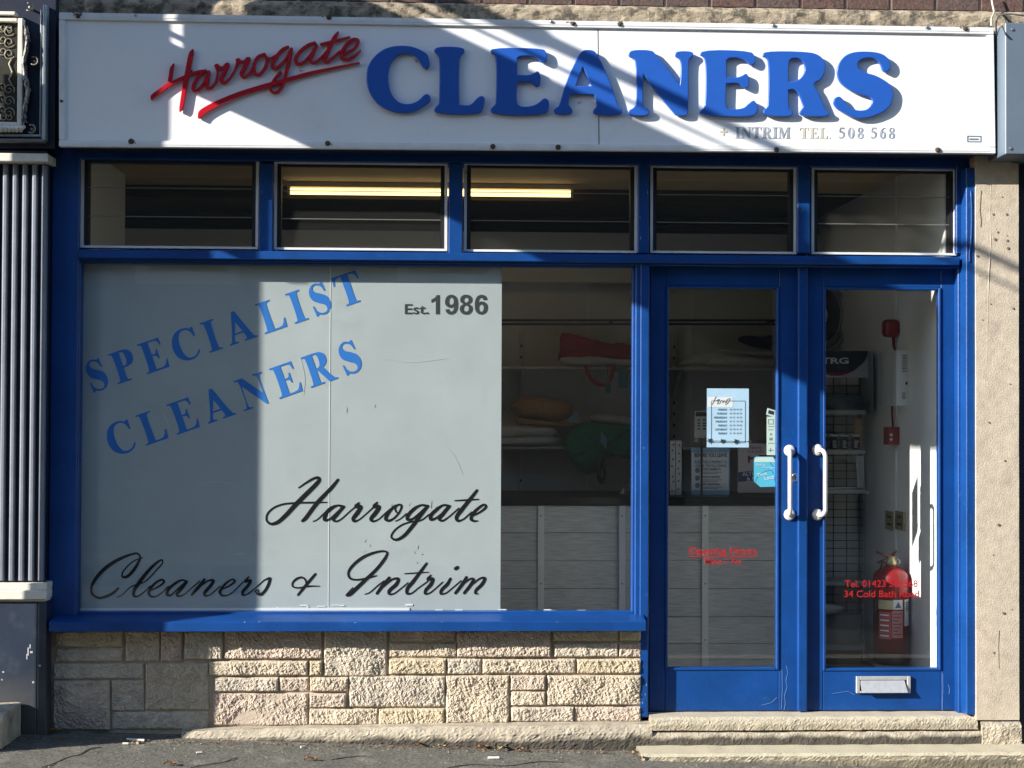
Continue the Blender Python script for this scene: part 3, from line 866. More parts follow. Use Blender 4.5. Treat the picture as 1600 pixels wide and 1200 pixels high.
harrogate = [
 S(H1, (520,270,18),(640,190,28),(730,143,34),(780,140,40),(790,165,45),(750,220,55),(600,370,60),(480,490,60),(330,650,55),(230,730,48),(150,745,34),(98,700,25),(105,620,25),(180,540,25),(300,490,25),(450,472,25),(700,465,25),(890,462,15)),
 S(H1, (1035,165,35),(950,270,48),(760,470,55),(600,680,50),(570,705,40)),
 S(H1, (710,712,15),(760,690,15),(860,600,20),(940,530,28),(1040,502,22),(1080,520,28)),
 S(H1, (1110,520,35),(1040,502,25),(950,540,42),(875,620,52),(860,690,46),(910,692,30),(1020,600,25),(1100,525,35)),
 S(H1, (1110,520,40),(1020,620,50),(975,690,42),(1010,712,25),(1080,680,18),(1180,590,16),(1290,500,20)),
 S(H1, (1310,470,25),(1270,515,50),(1335,520,50),(1290,600,58),(1235,680,48),(1250,710,34),(1310,690,18),(1420,600,16),(1530,500,20)),
 S(H1, (1550,465,25),(1510,515,50),(1575,520,50),(1530,600,58),(1470,680,48),(1490,710,30),(1560,690,18),(1664,600,18),(1764,520,24)),
 S(H2, (320,505,32),(270,545,38),(215,615,46),(190,680,46),(230,703,34),(310,660,25),(385,560,25),(395,500,28),(350,495,26),(315,535,26),(330,590,20),(370,605,16)),
 S(H2, (320,708,14),(380,680,15),(460,610,18)),
 S(H2, (740,512,38),(660,498,25),(560,550,44),(475,650,48),(480,690,38),(540,680,28),(640,600,25),(730,520,34)),
 S(H2, (740,512,42),(640,640,50),(540,775,50),(420,910,44),(320,955,34),(264,920,24),(290,850,22),(400,760,22),(540,715,20),(650,700,18),(760,620,18)),
 S(H2, (1030,512,35),(950,498,25),(855,560,44),(780,640,48),(785,685,44),(840,675,28),(940,600,25),(1020,520,34)),
 S(H2, (1020,518,45),(945,610,50),(895,680,44),(930,705,28),(1010,660,18),(1150,540,18)),
 S(H2, (1390,305,34),(1300,420,48),(1180,570,54),(1120,660,48),(1135,703,36),(1200,690,20),(1320,590,18)),
 S(H2, (1100,440,16),(1250,432,25),(1410,422,16)),
 S(H2, (1330,640,22),(1430,590,25),(1508,520,34),(1490,490,25),(1405,540,35),(1325,630,44),(1315,685,42),(1350,707,30),(1400,705,14)),
]
C5, C6, C7, C8 = (130, 850, 10.0), (270, 850, 10.0), (440, 850, 10.0), (600, 850, 9.412)
line2 = [
 S(C5, (550,690,32),(480,755,45),(380,810,45),(250,842,40),(150,790,36),(125,700,40),(160,600,50),(260,460,58),(420,320,60),(600,220,50),(760,160,36),(850,150,30),(890,205,30),(855,300,45),(770,430,50),(680,510,44),(615,512,30),(610,460,22),(680,360,22),(800,260,22),(930,215,14)),
 S(C5, (530,830,14),(600,800,16),(760,660,18),(960,590,20),(1130,420,20),(1240,290,22),(1232,248,25),(1150,290,40),(1000,440,54),(870,610,64),(795,730,54),(795,810,38),(850,817,25),(950,750,18),(1040,660,18)),
 S(C5, (1060,725,18),(1200,650,26),(1262,590,34),(1240,557,28),(1140,600,35),(1055,690,45),(1025,770,44),(1060,818,34),(1130,820,22),(1230,760,18),(1330,660,18)),
 S(C6, (220,585,30),(150,562,28),(60,600,40),(-60,700,48),(-90,785,48),(-40,803,34),(60,720,25),(210,590,35)),
 S(C6, (215,592,45),(115,720,54),(62,790,46),(100,815,28),(180,785,18),(300,680,18),(420,580,22)),
 S(C6, (495,555,42),(430,640,55),(300,790,42)),
 S(C6, (310,770,28),(430,660,24),(560,572,30),(635,570,44),(600,640,54),(495,770,52),(505,805,38),(570,800,22),(660,730,18),(740,660,20)),
 S(C6, (755,710,22),(880,655,26),(968,580,34),(945,552,28),(860,590,32),(765,690,40),(735,760,45),(770,800,38),(850,802,25),(950,740,18),(1100,590,18)),
 S(C6, (1185,515,25),(1130,585,45),(1215,570,48),(1175,650,54),(1092,750,48),(1095,795,38),(1150,792,22),(1250,720,18),(1330,650,18),(1420,570,18),(1500,532,34)),
 S(C6, (1520,540,45),(1490,640,45),(1430,740,44),(1370,788,46),(1315,775,25),(1292,730,20),(1328,718,18),(1350,770,20),(1405,797,14)),
 S(C7, (525,470,38),(440,570,45),(340,690,45),(255,795,34)),
 S(C7, (590,658,16),(420,660,28),(250,685,25),(172,660,25),(175,600,30),(240,540,35),(320,522,30),(370,560,28),(385,615,25)),
 S(C7, (1480,495,20),(1330,535,30),(1150,558,30),(1065,530,35),(1042,450,36),(1090,360,45),(1250,220,50),(1430,140,40),(1600,112,30),(1650,135,32),(1635,185,42),(1590,260,50),(1480,395,50),(1340,530,55),(1180,680,60),(1060,790,56),(1015,800,36),(1040,760,20),(1110,682,16)),
 S(C7, (1300,785,14),(1370,760,18),(1500,650,20),(1600,575,20)),
 S(C8, (75,497,42),(-20,610,50),(-104,725,42)),
 S(C8, (-90,700,24),(30,590,25),(140,512,30),(210,515,44),(180,590,54),(75,690,52),(75,735,34),(140,730,20),(240,660,18),(350,570,18)),
 S(C8, (625,285,34),(540,400,45),(420,560,54),(340,660,52),(340,727,40),(400,725,22),(500,650,18),(640,550,18)),
 S(C8, (305,437,16),(480,425,22),(650,415,14)),
 S(C8, (685,460,25),(640,520,45),(715,512,48),(690,590,54),(612,680,48),(605,730,34),(660,725,20),(760,650,18),(860,560,18)),
 S(C8, (975,510,38),(930,590,50),(842,680,48),(835,730,34),(900,725,20),(1000,650,18),(1130,540,18)),
 S(C8, (1052,362,52),(1078,346,52)),
 S(C8, (1210,490,42),(1150,590,50),(1050,720,42)),
 S(C8, (1070,680,20),(1180,575,22),(1280,508,28),(1315,520,44),(1280,590,50),(1180,720,42)),
 S(C8, (1200,690,20),(1320,575,22),(1425,500,28),(1480,505,44),(1440,590,50),(1352,680,44),(1342,722,34),(1385,733,14)),
]
link_mesh('script_lettering', strokes_mesh('script_lettering', harrogate, YL - 0.0002, 0.0009, hvar=1.0), FILMBLACK, pane)
wisps = [[(150, 880, .5), (148, 910, 1.2), (152, 940, .5)], [(326, 884, .5), (327, 900, 1.3), (326, 912, .5)], [(366, 868, .8), (374, 865, 1.6), (384, 866, .6)], [(134, 790, 1), (136, 796, 1.8)], [(392, 810, .4), (400, 830, 1.2), (398, 850, .4)], [(700, 700, .4), (712, 716, 1), (722, 740, .4)], [(250, 640, .4), (262, 660, 1), (268, 690, .4)], [(470, 560, .4), (476, 590, .9), (474, 620, .4)], [(300, 760, .4), (340, 752, 1), (372, 760, .4)], [(600, 560, .4), (640, 566, .8), (700, 560, .4)]]
link_mesh('wipe_mark', strokes_mesh('wipe_mark', wisps, YL - 0.0001, 0.0004, hvar=1.0), mat('dried_smear', (0.52, 0.55, 0.56), 0.8), pane)['kind'] = 'stuff'
for part_ in (line2[:10], line2[10:12], line2[12:]):
    link_mesh('script_lettering', strokes_mesh('script_lettering', part_, YL - 0.0002, 0.0009, hvar=1.0), FILMBLACK, pane)

# chips and flaked edges of the paintwork
def flakes(name, spots, Y, m):
    bm = NB()
    for px, py, w, h in spots:
        p = W(px, py, Y)
        n = 7
        vs = []
        for k in range(n):
            t = 2 * math.pi * k / n
            q = RNG.uniform(0.55, 1.15)
            vs.append(bm.verts.new((p.x + w * 0.0015 * q * math.cos(t), Y - 0.0006, p.z + h * 0.0015 * q * math.sin(t))))
        bm.faces.new(vs)
    return obj(name, bm, m, sf, kind='stuff')
CHIPW = mat('bare_undercoat', (0.45, 0.47, 0.50), 0.8)
CHIPD = mat('dark_bare_wood', (0.05, 0.045, 0.04), 0.9)
flakes('paint_chip', [(382, 972, 2, 1.4), (405, 971.5, 1.5, 1), (555, 973, 3, .8), (690, 971.5, 2, .7), (870, 972, 2.5, .8)], Y_SILL, CHIPW)
flakes('paint_chip', [(742, 979, 3, 2), (747, 977, 2, 3), (752, 980, 3, 1.2), (618, 983, 2, 1), (300, 982, 2, 1)], Y_SILL, CHIPD)
flakes('paint_chip', [(1524.5, 290 + k * 27 + RNG.uniform(-9, 9), RNG.uniform(1.2, 2.6), RNG.uniform(1.5, 6)) for k in range(28)], Y_PIER + 0.012, CHIPW)
flakes('paint_chip', [(1523, 320, 2, 5), (1524, 405, 2, 6), (1523, 520, 1.5, 4), (1524, 700, 1.5, 5), (1524, 930, 2, 4)], Y_PIER + 0.0118, CHIPD)
flakes('paint_chip', [(1010, 1070, 1, 4), (1008, 1085, .8, 6), (1004, 1098, 1.2, 3), (1006, 700, .8, 3), (409, 300, .8, 4), (1253, 330, .8, 5), (1012, 300, 1, 6), (1001, 372, 1.2, 7), (1000, 340, 1.2, 3)], Y_FRAME, CHIPW)

# five louvre windows
LV = [(126, 404, 246, 388), (428, 699, 252, 391), (725, 996, 254, 394), (1016, 1245, 258, 396), (1268, 1495, 261, 398)]
for i, (x0, x1, y0, y1) in enumerate(LV):
    Yf = -0.04
    fr = NB()
    a = rect(x0, y0, x1, y1, Yf)
    t = 0.013
    bx(fr, a[0], Yf, a[1], a[0] + t, Yf + 0.07, a[3]); bx(fr, a[2] - t, Yf, a[1], a[2], Yf + 0.07, a[3])
    bx(fr, a[0] + t, Yf + 0.001, a[3] - t, a[2] - t, Yf + 0.07, a[3]); bx(fr, a[0] + t, Yf + 0.001, a[1], a[2] - t, Yf + 0.07, a[1] + t * 0.8)
    lf = obj('louvre_window', fr, ALU, sf)
    ch = NB()
    bx(ch, a[0] + t + 0.0005, Yf + 0.012, a[1] + t, a[0] + t + 0.019, Yf + 0.06, a[3] - t - 0.001); bx(ch, a[2] - t - 0.019, Yf + 0.012, a[1] + t, a[2] - t - 0.0005, Yf + 0.06, a[3] - t - 0.001)
    bx(ch, a[0] + t + 0.02, Yf + 0.02, a[3] - t - 0.010, a[2] - t - 0.02, Yf + 0.05, a[3] - t - 0.001)
    obj('blade_channel', ch, BLACK, lf)
    H = (a[3] - t) - (a[1] + t * 0.8)
    for k in range(3):
        zb = a[1] + t * 0.8 + H * k / 3 + 0.003
        zt2 = a[1] + t * 0.8 + H * (k + 1) / 3 + 0.004
        bm = NB()
        p = [Vector((a[0] + t + 0.012, Yf + 0.016, zb)), Vector((a[2] - t - 0.012, Yf + 0.016, zb)), Vector((a[2] - t - 0.012, Yf + 0.030, zt2)), Vector((a[0] + t + 0.012, Yf + 0.030, zt2))]
        quadbox(bm, p, 0.005)
        bld = obj('louvre_blade', bm, LOUVREGL, lf)
        bm = NB()
        bx(bm, a[0] + t + 0.013, Yf + 0.0150, zb + 0.0005, a[2] - t - 0.013, Yf + 0.0158, zb + 0.004)
        if k > 0:
            obj('blade_edge', bm, mat('glass_edge', (0.16, 0.17, 0.155), 0.4), lf)
        else:
            bm.free()

# double doors
def door(x0, x1, gx0, gx1, gy0, gy1, y0, y1):
    Yd = 0.0
    a = rect(x0, y0, x1, y1, Yd)
    g = rect(gx0, gy0, gx1, gy1, Yd)
    d = obj('door', bx(NB(), a[0], Yd, a[1], g[0], Yd + 0.045, a[3], 0.003), BLUE, sf)
    box('lock_stile', g[2], Yd + 0.0005, a[1], a[2], Yd + 0.045, a[3], BLUE, d, 0.003)
    box('top_rail', g[0] + 0.0005, Yd + 0.001, g[3], g[2] - 0.0005, Yd + 0.044, a[3], BLUE, d, 0.003)
    box('bottom_rail', g[0] + 0.0005, Yd + 0.001, a[1], g[2] - 0.0005, Yd + 0.044, g[1], BLUE, d, 0.003)
    bm = NB()
    t = 0.012
    bx(bm, g[0] - 0.001, Yd - 0.006, g[1], g[0] + t, Yd + 0.03, g[3], 0.003); bx(bm, g[2] - t, Yd - 0.006, g[1], g[2] + 0.001, Yd + 0.03, g[3], 0.003)
    bx(bm, g[0] + t, Yd - 0.005, g[3] - t, g[2] - t, Yd + 0.03, g[3] + 0.001, 0.003); bx(bm, g[0] + t, Yd - 0.005, g[1] - 0.001, g[2] - t, Yd + 0.03, g[1] + t, 0.003)
    obj('glazing_bead', bm, BLUE, d)
    gl = box('door_pane', g[0] + 0.004, Yd + 0.018, g[1] + 0.004, g[2] - 0.004, Yd + 0.024, g[3] - 0.004, GLASS, d)
    return d, a, g, gl
dl, al, gl_, pl = door(1015, 1250, 1040, 1217, 447, 1047, 414, 1112)
dr, ar, gr_, pr = door(1255, 1502, 1286, 1470, 449, 1048, 414, 1114)
dr['label'] = 'right leaf with the aluminium letter plate'
dl['label'] = 'left leaf with paper notices behind its glass'
a = rect(1247, 415, 1262, 1112, -0.03)
box('meeting_bead', a[0], -0.032, a[1], a[2], -0.001, a[3], BLUE, dl, 0.006, 3)

def pull_handle(d, px, bow, ytop, ybot):
    """bow: sideways lean of the grip in metres (the grips stand straight out and cant)"""
    pt, pb = W(px, ytop, 0), W(px, ybot, 0)
    bm = NB()
    for p in (pt, pb):
        lathe(bm, p, [(0.0275, 0.0005), (0.0275, 0.006), (0.024, 0.011), (0.014, 0.013)], 24, 'y')
    r = 0.0105
    pts = []
    L = 0.066
    zt, zb = pt.z, pb.z
    pts.append(Vector((pt.x, -0.004, zt)))
    pts.append(Vector((pt.x + bow * 0.3, -0.030, zt)))
    for k in range(7):
        t = k / 6 * math.pi / 2
        pts.append(Vector((pt.x + bow * (0.45 + 0.55 * math.sin(t)), -0.034 - 0.032 * math.sin(t), zt - 0.032 * (1 - math.cos(t)))))
    for k in range(1, 6):
        pts.append(Vector((pt.x + bow, -L, zt - 0.032 + (zb - zt + 0.064) * k / 6)))
    for k in range(7):
        t = (1 - k / 6) * math.pi / 2
        pts.append(Vector((pb.x + bow * (0.45 + 0.55 * math.sin(t)), -0.034 - 0.032 * math.sin(t), zb + 0.032 * (1 - math.cos(t)))))
    pts.append(Vector((pb.x + bow * 0.3, -0.030, zb)))
    pts.append(Vector((pb.x, -0.004, zb)))
    tube(bm, pts, r, 14)
    return obj('pull_handle', bm, HANDLEW, d, smooth=True)
pull_handle(dl, 1233.5, -0.012, 704, 804)
pull_handle(dr, 1277, 0.022, 703, 804)
lk = W(1242, 746, 0)
bm = lathe(NB(), lk, [(0.020, 0.0), (0.020, 0.006), (0.016, 0.009), (0.0155, 0.0065)], 24, 'y')
lock = obj('lock_cylinder', bm, STEEL, dl, smooth=False)
box('keyhole', lk.x - 0.004, -0.0075, lk.z - 0.009, lk.x + 0.003, -0.005, lk.z + 0.009, BLACK, dl)

for pts in ([(1229, 1040), (1231, 1052), (1228, 1063), (1230, 1074), (1226, 1086), (1227, 1100), (1225, 1110)], [(1222, 1046), (1222.5, 1075), (1221, 1108)], [(1190, 1102), (1205, 1098), (1214, 1090)], [(1300, 1084), (1325, 1080), (1336, 1086)], [(1473, 1052), (1473.5, 1075), (1472.5, 1110)], [(1482, 1070), (1484, 1078), (1483, 1084)]):
    bm = tube(NB(), [W(x, y, -0.0002) for x, y in pts], 0.0011, 5)
    obj('paint_crack', bm, mat('pale_paint_crack', (0.10, 0.19, 0.42), 0.6), dl if pts[0][0] < 1252 else dr, kind='stuff')
# letter plate
a = rect(1338, 1057, 1423, 1083, -0.012)
bm = NB()
t = 0.017
bx(bm, a[0], -0.014, a[1], a[0] + t, 0.0, a[3], 0.002); bx(bm, a[2] - t, -0.014, a[1], a[2], 0.0, a[3], 0.002)
bx(bm, a[0] + t, -0.0135, a[3] - t, a[2] - t, 0.0, a[3], 0.002); bx(bm, a[0] + t, -0.0135, a[1], a[2] - t, 0.0, a[1] + t * 0.6, 0.002)
lp = obj('letter_plate', bm, SATIN, dr)
bm = NB()
zz0, zz1 = a[1] + 0.006, a[3] - t - 0.002
quadbox(bm, [Vector((a[0] + t + 0.006, -0.034, zz0)), Vector((a[2] - t - 0.004, -0.034, zz0)), Vector((a[2] - t - 0.012, -0.010, zz1)), Vector((a[0] + t + 0.002, -0.010, zz1))], 0.006)
obj('flap', bm, SATIN, dr)

# red door vinyl
YD = 0.0165
text('lettering', 'Opening Hours', 1076, 1183, 866, 11.5, YD, FILMRED, dl, bold=0.012)
a = rect(1076, 868.5, 1183, 870, YD)
box('underline', a[0], YD - 0.0005, a[1], a[2], YD, a[3], FILMRED, dl)
text('lettering', 'Mon - Fri', 1102, 1158, 882, 10.5, YD, FILMRED, dl, bold=0.012)
text('lettering', 'Tel. 01423 508568', 1320, 1434, 917, 10.5, YD, FILMRED, dr, bold=0.01)
text('lettering', '34 Cold Bath Road', 1319, 1436, 933, 10.5, YD, FILMRED, dr, bold=0.01)

# ================================================================== SIGN
YS = Y_SIGN
sg = thing('shop_sign', 'long white dry cleaner fascia sign with raised blue capitals and red script', 'sign', W(820, 235, YS))
TL, TR, BR, BL = (92, 19), (1553, 43), (1556, 240), (92, 229)
def sgp(u, v, Y=YS):
    """point of the slightly out-of-square fascia, u along, v down"""
    x = (TL[0] * (1 - v) + BL[0] * v) * (1 - u) + (TR[0] * (1 - v) + BR[0] * v) * u
    y = (TL[1] * (1 - u) + TR[1] * u) * (1 - v) + (BL[1] * (1 - u) + BR[1] * u) * v
    return W(x, y, Y)
bm = NB()
quadbox(bm, [sgp(0.002, 0.99, YS + 0.03), sgp(0.998, 0.99, YS + 0.03), sgp(0.998, 0.01, YS + 0.03), sgp(0.002, 0.01, YS + 0.03)], 0.27)
obj('sign_box', bm, DARKNAVY, sg)
us = (935 - 92) / 1462
for u0, u1 in ((0.004, us - 0.0006), (us + 0.0006, 0.996)):
    bm = NB()
    quadbox(bm, [sgp(u0, 0.97, YS + 0.012), sgp(u1, 0.97, YS + 0.012), sgp(u1, 0.03, YS + 0.012), sgp(u0, 0.03, YS + 0.012)], 0.010)
    obj('sign_panel', bm, WHITEPANEL, sg)
for (u0, u1, v0, v1, y) in ((0, 1, 0, 0.055, 0), (0, 1, 0.95, 1.0, 0.0), (0, 0.0065, 0.056, 0.949, 0.0008), (0.9925, 1.0, 0.056, 0.949, 0.0008)):
    bm = NB()
    quadbox(bm, [sgp(u0, v1, YS + y), sgp(u1, v1, YS + y), sgp(u1, v0, YS + y), sgp(u0, v0, YS + y)], 0.028)
    bmesh.ops.bevel(bm, geom=list(bm.edges), offset=0.0025, segments=2, affect='EDGES')
    rl = obj('sign_trim', bm, ALU, sg)
    if u1 - u0 > 0.5:   # a pressed line along each long trim
        vm = (v0 + v1) / 2
        bm = NB()
        quadbox(bm, [sgp(u0 + 0.006, vm + 0.006, YS - 0.0015), sgp(u1 - 0.006, vm + 0.006, YS - 0.0015), sgp(u1 - 0.006, vm - 0.004, YS - 0.0015), sgp(u0 + 0.006, vm - 0.004, YS - 0.0015)], 0.004)
        obj('trim_rib', bm, ALU, rl)
for px, py, m, r in ((205, 221, RUST, .011), (512, 224, RUST, .010), (770, 229, RUST, .010), (872, 230, RUST, .010), (1213, 234, RUST, .010), (1465, 234, RUST, .010),
                     (122, 25, RUST, .009), (212, 24, STEEL, .006), (514, 27, RUST, .010), (861, 34, STEEL, .006), (895, 37, RUST, .008), (968, 38, RUST, .008), (1208, 40, STEEL, .007), (1448, 43, STEEL, .007), (1508, 45, RUST, .009), (96, 158, BLACK, .005)):
    p = W(px, py, YS)
    obj('bolt_head', lathe(NB(), p, [(r * 1.25, 0), (r * 1.2, 0.003), (r, 0.007), (r * 0.5, 0.009)], 10, 'y'), m, sg)
for px, py, w, h in ((121, 22, 9, 4), (514, 25, 8, 4), (893, 35, 9, 3), (968, 36, 8, 3), (1506, 42, 10, 4), (205, 221.5, 6, 3), (512, 224.5, 6, 3)):
    bm = NB()
    p = W(px, py, YS)
    for k in range(16):
        x, z = RNG.gauss(0, w * 0.0011), RNG.gauss(0, h * 0.0010)
        rr_ = RNG.uniform(0.002, 0.005)
        lathe(bm, p + Vector((x, 0.001, z)), [(rr_, 0), (rr_ * 0.8, 0.0022), (rr_ * 0.3, 0.0034)], 6, 'y')
    obj('moss_stain', bm, mat('moss_and_rust', (0.15, 0.125, 0.08), 0.95, vary=0.5, vscale=90), sg, kind='stuff')
# raised letters
LET = {
 'C': ((560, 60), ['590,95 700,105 830,150 920,210 945,270 955,340 945,385 910,408 870,390 830,330 780,260 710,212 630,200 550,215 480,270 430,350 405,460 405,580 425,690 470,780 540,850 640,876 740,860 820,815 870,765 915,742 955,765 968,815 940,860 850,925 740,980 620,1000 500,990 370,945 250,865 150,730 110,600 108,520 120,400 160,310 240,215 350,140 470,103']),
 'L': ((670, 60), ['110,120 440,122 478,150 470,190 430,235 415,300 412,870 414,888c 540,890 590,860 650,795 705,768 745,790 748,830 715,965 670,1000 110,995 72,965 85,925 130,875 135,840 138,290 125,230 85,190 72,155']),
 'E': ((755, 60), ['130,138 800,145 835,170 858,240 850,300 820,325 775,315 720,265 660,240 500,240 460,260c 455,485c 610,487 670,465 730,437 765,480 770,560 760,620 725,642 690,630 650,590 600,582 455,585c 455,850 480,895 560,912 690,890 760,845 820,800 870,820 885,880 875,950 840,1000 130,1000 98,965 110,930 155,885 165,850 165,250 150,220 110,195 98,160']),
 'A': ((855, 60), ['490,158 600,155 640,175 670,210 720,300 780,430 850,600 920,800 950,900 1000,950 1005,985 970,1018 650,1015 615,985 625,950 655,915 660,880 630,750c 320,750c 295,830 290,890 330,940 340,980 310,1010 130,1010 92,985 95,945 150,905 170,860 250,590 380,300 430,210', '480,380c 590,635c 385,632c']),
 'N': ((970, 60), ['140,165 420,165 460,200 600,360 790,630c 803,500 803,320 780,270 735,240 730,200 760,175 940,175 972,200 965,240 925,275 912,320 905,960 890,1020 850,1035 740,1025 700,985 440,670 305,480c 300,870 310,915 370,945 390,980 360,1025 150,1030 105,1000 110,965 170,925 195,880 195,310 175,270 120,245 105,210']),
 'E2': ((1075, 60), ['190,175 850,185 885,220 910,280 890,340 840,355 790,315 730,280 660,262 560,265 520,290c 518,518c 650,520 720,500 780,470 812,510 820,580 810,650 770,665 720,640 680,605 515,605c 520,920 560,945 650,945 750,925 810,875 880,830 925,880 935,950 910,1010 850,1040 260,1030 160,1000 175,960 215,920 228,880 228,280 200,240 165,215']),
 'R': ((1175, 60), ['180,182 780,185 880,215 950,270 985,350 970,470 920,550 840,600 835,625 880,700 950,860 990,950 1045,990 1030,1030 960,1045 680,1030 640,995 665,950 685,915 670,850 610,720 560,685 490,690c 495,900 505,945 545,970 540,1020 510,1040 190,1025 155,990 165,955 205,920 215,880 215,310 195,260 150,240 150,205', '490,580c 495,340 510,290 560,265 640,275 695,330 710,410 685,490 620,555 540,575']),
 'S': ((1285, 60), ['570,172 700,180 810,210 890,275 915,340 905,410 850,452 810,425 780,350 730,290 660,262 570,268 500,300 475,350 500,410 580,455 700,490 820,550 900,610 945,690 950,780 920,880 850,960 740,1020 620,1060 500,1070 400,1050 280,990 190,930 150,860 165,805 220,775 265,800 320,870 400,940 500,962 590,950 650,900 672,840 655,795 560,760 430,720 310,650 230,570 200,470 205,390 250,290 330,215 450,178']),
}
YLF = YS + 0.012 - 0.024
for k in ('C', 'L', 'E', 'A', 'N', 'E2', 'R', 'S'):
    (ox, oy), loops = LET[k]
    ws = []
    for lp in loops:
        q = catmull(parse(lp), True, 5)
        ws.append([(lambda v: (v.x, v.z))(W(ox + x / 8.571, oy + y / 8.571, YLF)) for x, y in q])
    link_mesh('raised_letter', curve_mesh('raised_letter', ws, YLF, 0.018, 0.004), BLUELET, sg)
K1, K2 = (225, 70, 8.889), (385, 40, 8.205)
red = [
 S(K1, (418,275,22),(392,330,52),(376,430,55),(362,505,52)),
 S(K1, (682,82,30),(665,120,66),(635,250,72),(592,480,70),(560,650,62),(535,800,60),(518,895,52),(504,930,18)),
 S(K1, (112,762,24),(125,728,62),(220,655,62),(330,575,58),(450,510,50),(560,455,46),(680,405,46),(780,375,40),(868,360,26)),
 S(K1, (865,368,36),(780,425,44),(705,540,50),(688,620,52),(730,648,46),(800,590,42),(870,470,40),(905,385,46)),
 S(K1, (905,385,46),(885,500,54),(882,590,52),(925,608,42),(995,530,34),(1025,400,30),(1015,320,46)),
 S(K1, (1008,300,56),(1020,298,60)), S(K1, (1015,305,40),(1095,328,44),(1165,275,62),(1115,400,58),(1075,490,56),(1105,538,48),(1180,490,34),(1265,360,30),(1305,245,44)),
 S(K1, (1304,222,56),(1316,220,60)), S(K1, (1310,225,40),(1390,245,46),(1455,195,62),(1400,320,58),(1358,410,56),(1390,458,46),(1450,420,34),(1500,345,28),(1525,290,26)),
 S(K2, (-6,660,32),(40,620,26),(85,560,30)),
 S(K2, (232,372,38),(150,412,44),(100,520,46),(112,615,46),(160,635,42),(230,565,40),(265,450,40),(240,378,36)),
 S(K2, (262,420,32),(320,424,24),(372,390,24)),
 S(K2, (535,278,32),(470,312,44),(390,400,44),(335,510,48),(352,558,42),(420,528,38),(510,430,34),(578,315,44)),
 S(K2, (580,310,42),(545,480,50),(505,640,45),(472,760,44),(420,840,38),(355,868,32),(314,830,32),(345,720,34),(440,600,32)),
 S(K2, (880,225,36),(800,255,44),(690,340,44),(634,440,48),(662,502,42),(740,470,38),(830,370,34),(898,268,44)),
 S(K2, (900,265,44),(852,370,45),(825,450,42),(852,483,36),(920,450,32),(1000,370,28),(1085,270,30)),
 S(K2, (1178,92,24),(1140,145,50),(1080,260,54),(1022,400,48),(996,450,44),(1025,478,38),(1090,432,32),(1200,335,28)),
 S(K2, (962,246,36),(1120,208,40),(1325,152,20)),
 S(K2, (1225,390,26),(1300,345,30),(1385,300,34),(1436,200,40),(1390,178,36),(1300,232,44),(1225,350,48),(1225,420,46),(1280,442,42),(1380,400,36),(1465,328,16)),
 S(K1, (775,1010,50),(800,955,88),(1000,835,85),(1300,705,76),(1600,605,68),(1900,520,64),(2300,405,52),(2600,338,40),(2850,285,28),(2990,258,22)),
]
link_mesh('raised_script', strokes_mesh('raised_script', red, YS + 0.006, 0.014, hvar=0.12), REDLET, sg)
# standoffs behind the raised lettering
bm = NB()
for px, py in ((600, 130), (650, 95), (715, 100), (740, 165), (790, 100), (840, 168), (905, 160), (950, 168), (1000, 100), (1060, 160), (1110, 100), (1160, 170), (1210, 100), (1280, 165), (1330, 110), (1380, 165)):
    cyl(bm, W(px, py, YLF + 0.016), W(px, py, YS + 0.012), 0.004, n=6)
for px, py in ((300, 110), (350, 110), (470, 110), (540, 80), (420, 135)):
    cyl(bm, W(px, py, YS + 0.004), W(px, py, YS + 0.012), 0.004, n=6)
obj('letter_standoff', bm, STEEL, sg, kind='stuff')
YV = YS + 0.0112
for word, x0, x1, yb, cap, m in (('+', 1125, 1140, 215, 19, TANLET), ('INTRIM', 1148.5, 1235, 216, 17.5, GREYLET), ('TEL.', 1249, 1298, 216.5, 17, TANLET), ('508', 1310, 1349, 216, 17, GREYLET), ('568', 1360, 1398, 216, 17, GREYLET)):
    if word == '+':
        gl2 = [(c, l) for c, l in serif_word('++', (x0, yb), (x0 + 40, yb), cap, YV, 0.0005)][:1]
    else:
        gl2 = serif_word(word, (x0, yb), (x1, yb + 0.6), cap, YV, 0.0005)
    for c, loops in gl2:
        link_mesh('letter', curve_mesh('letter', loops, YV - 0.0008, 0.0006), m, sg)
# maker's plate
a = rect(1511, 212, 1533, 222, YV)
bm = NB()
t = 0.004
bx(bm, a[0], YV - 0.001, a[1], a[2], YV, a[1] + t); bx(bm, a[0], YV - 0.001, a[3] - t, a[2], YV, a[3])
bx(bm, a[0], YV - 0.001, a[1] + t, a[0] + t, YV, a[3] - t); bx(bm, a[2] - t, YV - 0.001, a[1] + t, a[2], YV, a[3] - t)
for k in range(6):
    x = a[0] + 0.010 + k * 0.0075
    bx(bm, x, YV - 0.001, a[1] + 0.010, x + 0.004, YV, a[3] - 0.012)
obj('makers_plate', bm, INKGREY, sg)

